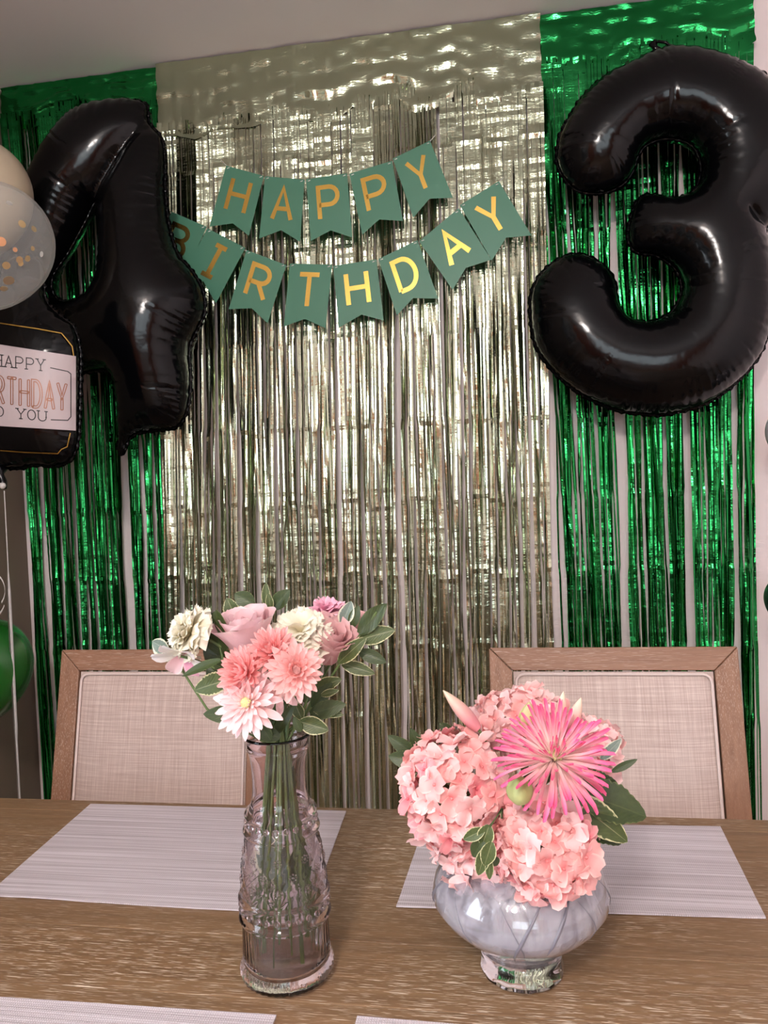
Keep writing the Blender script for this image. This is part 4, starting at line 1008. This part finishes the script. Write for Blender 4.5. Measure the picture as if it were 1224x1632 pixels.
sprig('cream edged leaves curling below the left carnation', [(410, 1165), (372, 1110), (350, 1085)], Yv - .04,
      [([(368, 1082), (310, 1100)], 34, VV, -.004, dict(serr=.06)), ([(352, 1052), (290, 1078)], 18, D, -.008, dict(n_=(.2, -.8, .9))), ([(392, 1140), (324, 1138)], 28, D, 0, dict(n_=(0, -1, .4)))], FG, vfoot(14), 14, via(14))
sprig('green leaves standing above the pink rose and cream carnation', [(430, 1120), (420, 1000), (405, 965)], Yv + .04,
      [([(376, 985), (362, 953)], 28, VV, 0, dict(serr=.05)), ([(405, 965), (374, 946)], 30, D), ([(425, 968), (424, 928)], 16, VV), ([(436, 970), (462, 940)], 28, D), ([(432, 972), (428, 945)], 14, VV, -.01)], FG, vfoot(15), 15, via(15))
sprig('upright pale edged leaf beside the pink carnation', [(490, 1130), (540, 1030), (548, 985)], Yv + .03, [([(545, 995), (560, 958)], 26, PL, -.01, dict(n_=(.3, -1, .2)))], FG, vfoot(16), 16, via(16))
sprig('long variegated leaves fanning out at the far right', [(480, 1150), (540, 1060), (575, 1010), (600, 975)], Yv + .01,
      [([(572, 1010), (617, 962)], 30, D, 0, dict(wave=.1)), ([(578, 1020), (604, 968)], 22, D, .01), ([(572, 1020), (630, 1004)], 30, VV, 0), ([(540, 1056), (584, 1016)], 26, VV, -.01), ([(572, 1038), (616, 1056)], 22, D, 0), ([(545, 1058), (598, 1074)], 22, VV, 0), ([(570, 1015), (612, 1024)], 20, D, .008), ([(560, 1000), (572, 965)], 20, D, .01)], FG, vfoot(17), 17, via(17))
sprig('small variegated leaves low on the right above the vase rim', [(465, 1170), (488, 1120), (505, 1080)], Yv - .01,
      [([(498, 1100), (545, 1082)], 24, VV, .01), ([(486, 1120), (497, 1082)], 20, D), ([(498, 1128), (530, 1088)], 26, D, .005), ([(494, 1138), (552, 1122)], 28, D, 0), ([(500, 1132), (548, 1140)], 16, VV), ([(478, 1150), (524, 1164)], 28, VV, -.01), ([(470, 1120), (482, 1148)], 20, VV, -.005), ([(480, 1166), (468, 1142)], 14, D, -.015), ([(512, 1108), (540, 1100)], 12, VV, -.005)], FG, vfoot(18), 18, via(18))
sprig('dark leaves over the vase mouth under the lowest chrysanthemum', [(440, 1180), (420, 1160)], Yv - .03, [([(446, 1176), (396, 1158)], 26, D, 0), ([(440, 1170), (470, 1120)], 18, D, .01), ([(432, 1180), (412, 1150)], 20, D, -.004)], FG, vfoot(19), 19, via(19))
sprig('grey green leaves under water inside the tall vase', [(440, 1420), (440, 1300)], Yv - .008, [([(432, 1400), (425, 1330)], 44, l_pale, .0, dict(n_=(0, -1, 0))), ([(450, 1420), (455, 1350)], 40, l_pale, .012, dict(n_=(.2, -1, 0))), ([(475, 1410), (480, 1340)], 36, D, .006, dict(n_=(.2, -1, 0))), ([(445, 1250), (430, 1200)], 30, D, .004), ([(455, 1290), (468, 1220)], 26, D, .008)], FG, vfoot(20), 20, (VX, VY, TZ + .09))

# ---------------------------------------------------------------- the hydrangea bouquet
Yb = .74
def bfoot(i): a = i * 2.4; return (BX + .022 * math.cos(a), BY + .022 * math.sin(a), TZ + .036)
def bvia(i): a = i * 2.4 + .5; return (BX + .018 * math.cos(a), BY + .018 * math.sin(a), TZ + .13)
P_flo = lambda u: .30 + .70 * math.sin(PI * min(.62, .08 + u * .62)) if u < .95 else .66
def floret_mesh(sd, m):
    V = []; F = []; U = []; r_ = random.Random(sd)
    for k in range(4):
        pm_ = petal(.0135, .0150, P_flo, .25 + r_.uniform(-.3, .4), .18 + r_.uniform(-.15, .2), .0020, 5, 4, sd * 4 + k, .05, 0, None)
        mt = Matrix.Rotation(PI / 2 * k + r_.uniform(-.15, .15), 4, 'Z') @ Matrix.Rotation(-(1.25 + r_.uniform(-.35, .2)), 4, 'X') @ Matrix.Scale(r_.uniform(.85, 1.1), 4)
        n = len(V); uvs = [tuple(d.uv) for d in pm_.uv_layers[0].data]; lu = {}
        for l, q in zip(pm_.loops, uvs): lu[l.vertex_index] = q
        V += [mt @ v.co for v in pm_.vertices]; U += [lu[i] for i in range(len(pm_.vertices))]; F += [tuple(i + n for i in f.vertices) for f in pm_.polygons]
        bpy.data.meshes.remove(pm_)
    n0 = len(V); b = MB().ball((0, 0, .0008), .0014, 6, 4); V += [Vector(v) for v in b.V]; F += [tuple(i + n0 for i in f) for f in b.F]; U += [(.5, 0.)] * len(b.V)
    me = mesh('floret', V, F, m, True, U); return me
flo = [[floret_mesh(s_ + 10 * q, p_hyd[q]) for s_ in range(5)] for q in range(3)]
def hydrangea(px, py, Y, R, label, i, n, wts=(5, 3, 2), squash=(1, 1, 1), half=-.35):
    p = at(px, py, Y); t = thing('hydrangea', p, label, 'flower', 'pink hydrangea heads')
    for k in range(n):
        z = 1 - 2 * (k + .5) / n; a = k * 2.39996
        d = Vector((math.sqrt(1 - z * z) * math.cos(a), math.sqrt(1 - z * z) * math.sin(a), z))
        if d.y > .55: continue
        rr = R * rnd.uniform(.86, 1.06); pos = Vector((d.x * squash[0], d.y * squash[1], d.z * squash[2])) * rr
        nr_ = (d + Vector((rnd.uniform(-.5, .5), rnd.uniform(-.5, .3), rnd.uniform(-.4, .5)))).normalized()
        put('floret', rnd.choice(flo[rnd.choices((0, 1, 2), wts)[0]]), t, frame(pos, nr_, rnd.uniform(0, 6)) @ Matrix.Scale(rnd.uniform(.95, 1.26), 4))
    b = MB()                                         # the branching core that carries the florets
    for k in range(26):
        z = 1 - 2 * (k + .5) / 26; a = k * 2.4; d = Vector((math.sqrt(1 - z * z) * math.cos(a), math.sqrt(1 - z * z) * math.sin(a), z)); b.tube([p, p + d * R * .8], .0012, 5)
    b.obj('branches', m_stem, t, kind='stuff')
    stem(t, p, (p - Vector(bvia(i))).normalized(), bfoot(i), .003, bvia(i)); return t
hydrangea(725, 1262, Yb - .02, .046, 'largest pink hydrangea head on the left of the round vase', 0, 92, squash=(1.0, .9, 1.18))
hydrangea(868, 1345, Yb - .045, .041, 'pink hydrangea head drooping over the front right of the bowl', 1, 80, squash=(1, .9, 1.05))
hydrangea(830, 1150, Yb + .04, .035, 'pale hydrangea head at the top behind the spider flower', 2, 60, (2, 6, 0), (1.3, .8, .8))
hydrangea(775, 1350, Yb - .01, .033, 'pale hydrangea head tucked low in the middle against the bowl', 3, 54, (2, 6, 0), (1.3, .8, 1.2))
hydrangea(930, 1200, Yb + .04, .030, 'pale hydrangea head behind the right of the spider flower', 4, 44, (1, 6, 1), (1.2, .8, 1))
# spider chrysanthemum
t, fr, p = flower('spider_chrysanthemum', 884, 1206, Yb - .062, (.10, -.58, .82), 'large spider chrysanthemum, magenta tipped with pale heart, on the right bouquet')
for q, (n, tl, sc, bd) in enumerate(((34, 1.62, 1.0, .25), (32, 1.40, 1.02, .05), (28, 1.15, .96, -.1), (26, .9, .84, -.2), (20, .62, .64, -.2), (14, .34, .42, -.3), (8, .12, .28, -.3))):
    ms = [petal(.050, .0052, P_thin, bd + rnd.uniform(-.15, .25), 1.1, 0, 8, 3, q * 6 + k, .01, .3, p_spider, 0) for k in range(4)]
    for k in range(n): place(t, fr, ms, 2 * PI * (k + rnd.uniform(-.4, .4)) / n, tl + rnd.uniform(-.13, .13), .003, -.004 + .001 * q, sc * rnd.uniform(.82, 1.1), roll=rnd.uniform(-.3, .3))
b = MB()
for k in range(24): a = k * 2.4; r = .006 * math.sqrt(k / 24); b.ball(fr @ Vector((r * math.cos(a), r * math.sin(a), .004)) + p, .0016, 5, 4)
b.obj('disc', m_disc, t, kind='stuff'); stem(t, p, (.12, -.62, .78), bfoot(5), .0025, bvia(5))
# lily buds
def bud(base, tip, Y, wpx, m, label, i, dy=0., ridge=.12, name='lily_bud', split=0):
    A = at(*base, Y); B = at(*tip, Y + dy); t = thing(name, A, label, 'flower bud', None); ax = (B - A); L = ax.length; q = ax.to_track_quat('Z', 'Y').to_matrix(); V = []; U = []; F = []; n, mr = 24, 14
    for j in range(mr + 1):
        u = j / mr; r = wpx * MX / 2 * (math.sin(PI * min(1, .14 + .86 * u)) ** .8 * (1 - .25 * u) + .04)
        for k in range(n): a = 2 * PI * k / n; rr = r * (1 - ridge * abs(math.sin(a * 1.5)) ** 2 * (.4 + u)); V.append(A + q @ Vector((rr * math.cos(a), rr * math.sin(a), u * L))); U.append(((k % 8) / 8, u))
    for j in range(mr):
        for k in range(n): F.append((j * n + k, j * n + (k + 1) % n, (j + 1) * n + (k + 1) % n, (j + 1) * n + k))
    F.append(tuple(mr * n + k for k in range(n))); obj('petals', V, F, m, t, True, U)
    stem(t, A + ax * .04, ax.normalized(), bfoot(i), .0016, bvia(i)); return t
bud((762, 1162), (706, 1100), Yb + .0, 24, p_lily, 'pink lily bud pointing up left above the big hydrangea', 6)
bud((838, 1160), (844, 1118), Yb - .035, 27, p_lily2, 'cream and green striped lily bud standing above the spider flower', 7)
bud((888, 1172), (898, 1102), Yb - .03, 20, p_lily, 'left of two pale upright lily petals pointing above the spider flower', 8)
bud((904, 1172), (926, 1112), Yb - .034, 22, p_lily, 'right of two pale lily petals, its tip leaning right', 9)
bud((832, 1278), (822, 1234), Yb - .085, 40, p_greenbud, 'plump pale green star shaped bud under the spider flower', 10, ridge=.3)
FG = 'leafy sprigs in the round vase'
def bs(label, st, Y, lv, i): return sprig(label, st, Y, lv, FG, bfoot(i), i, bvia(i))
bs('dark leaves reaching out at the far left of the right bouquet', [(760, 1310), (690, 1230), (655, 1195)], Yb + .02,
   [([(664, 1205), (618, 1172)], 24, D), ([(668, 1215), (619, 1205)], 28, D, -.005), ([(672, 1200), (654, 1160)], 20, D), ([(690, 1195), (680, 1162)], 18, D, .01), ([(672, 1225), (634, 1232)], 14, VV), ([(676, 1240), (636, 1262)], 20, VV, -.005), ([(664, 1240), (645, 1250)], 22, D, 0), ([(720, 1170), (700, 1152)], 18, D, .02)], 11)
bs('large serrated dark leaves with cream tips on the right', [(880, 1300), (920, 1260)], Yb - .03,
   [([(915, 1262), (1030, 1302)], 62, D, 0, dict(serr=.07, n_=(.1, -.8, .7))), ([(905, 1268), (1000, 1342)], 46, VV, -.012, dict(serr=.03, n_=(0, -.9, .5))), ([(905, 1295), (990, 1345)], 44, D, -.002, dict(serr=.09, n_=(.1, -.7, .8))), ([(930, 1258), (985, 1250)], 46, D, .015, dict(serr=.08)), ([(898, 1262), (950, 1290)], 40, D, .008)], 12)
bs('slender leaves poking out right beside the spider flower', [(900, 1270), (950, 1225), (965, 1210)], Yb - .0,
   [([(958, 1210), (990, 1178)], 18, PL), ([(975, 1230), (1016, 1210)], 12, D)], 13)
bs('small variegated leaf cluster hanging between the hydrangea heads', [(800, 1290), (780, 1318)], Yb - .085,
   [([(772, 1322), (738, 1338)], 18, VV), ([(780, 1315), (768, 1348)], 24, VV, 0), ([(770, 1338), (754, 1366)], 22, D), ([(776, 1350), (762, 1395)], 20, VV, -.003), ([(784, 1342), (772, 1380)], 22, VV, -.006), ([(780, 1368), (780, 1402)], 12, VV, -.004), ([(784, 1365), (792, 1380)], 16, D, 0)], 14)
bs('tiny dark leaf standing at the very top of the right bouquet', [(830, 1160), (838, 1115)], Yb + .05, [([(836, 1112), (838, 1098)], 12, D)], 15)
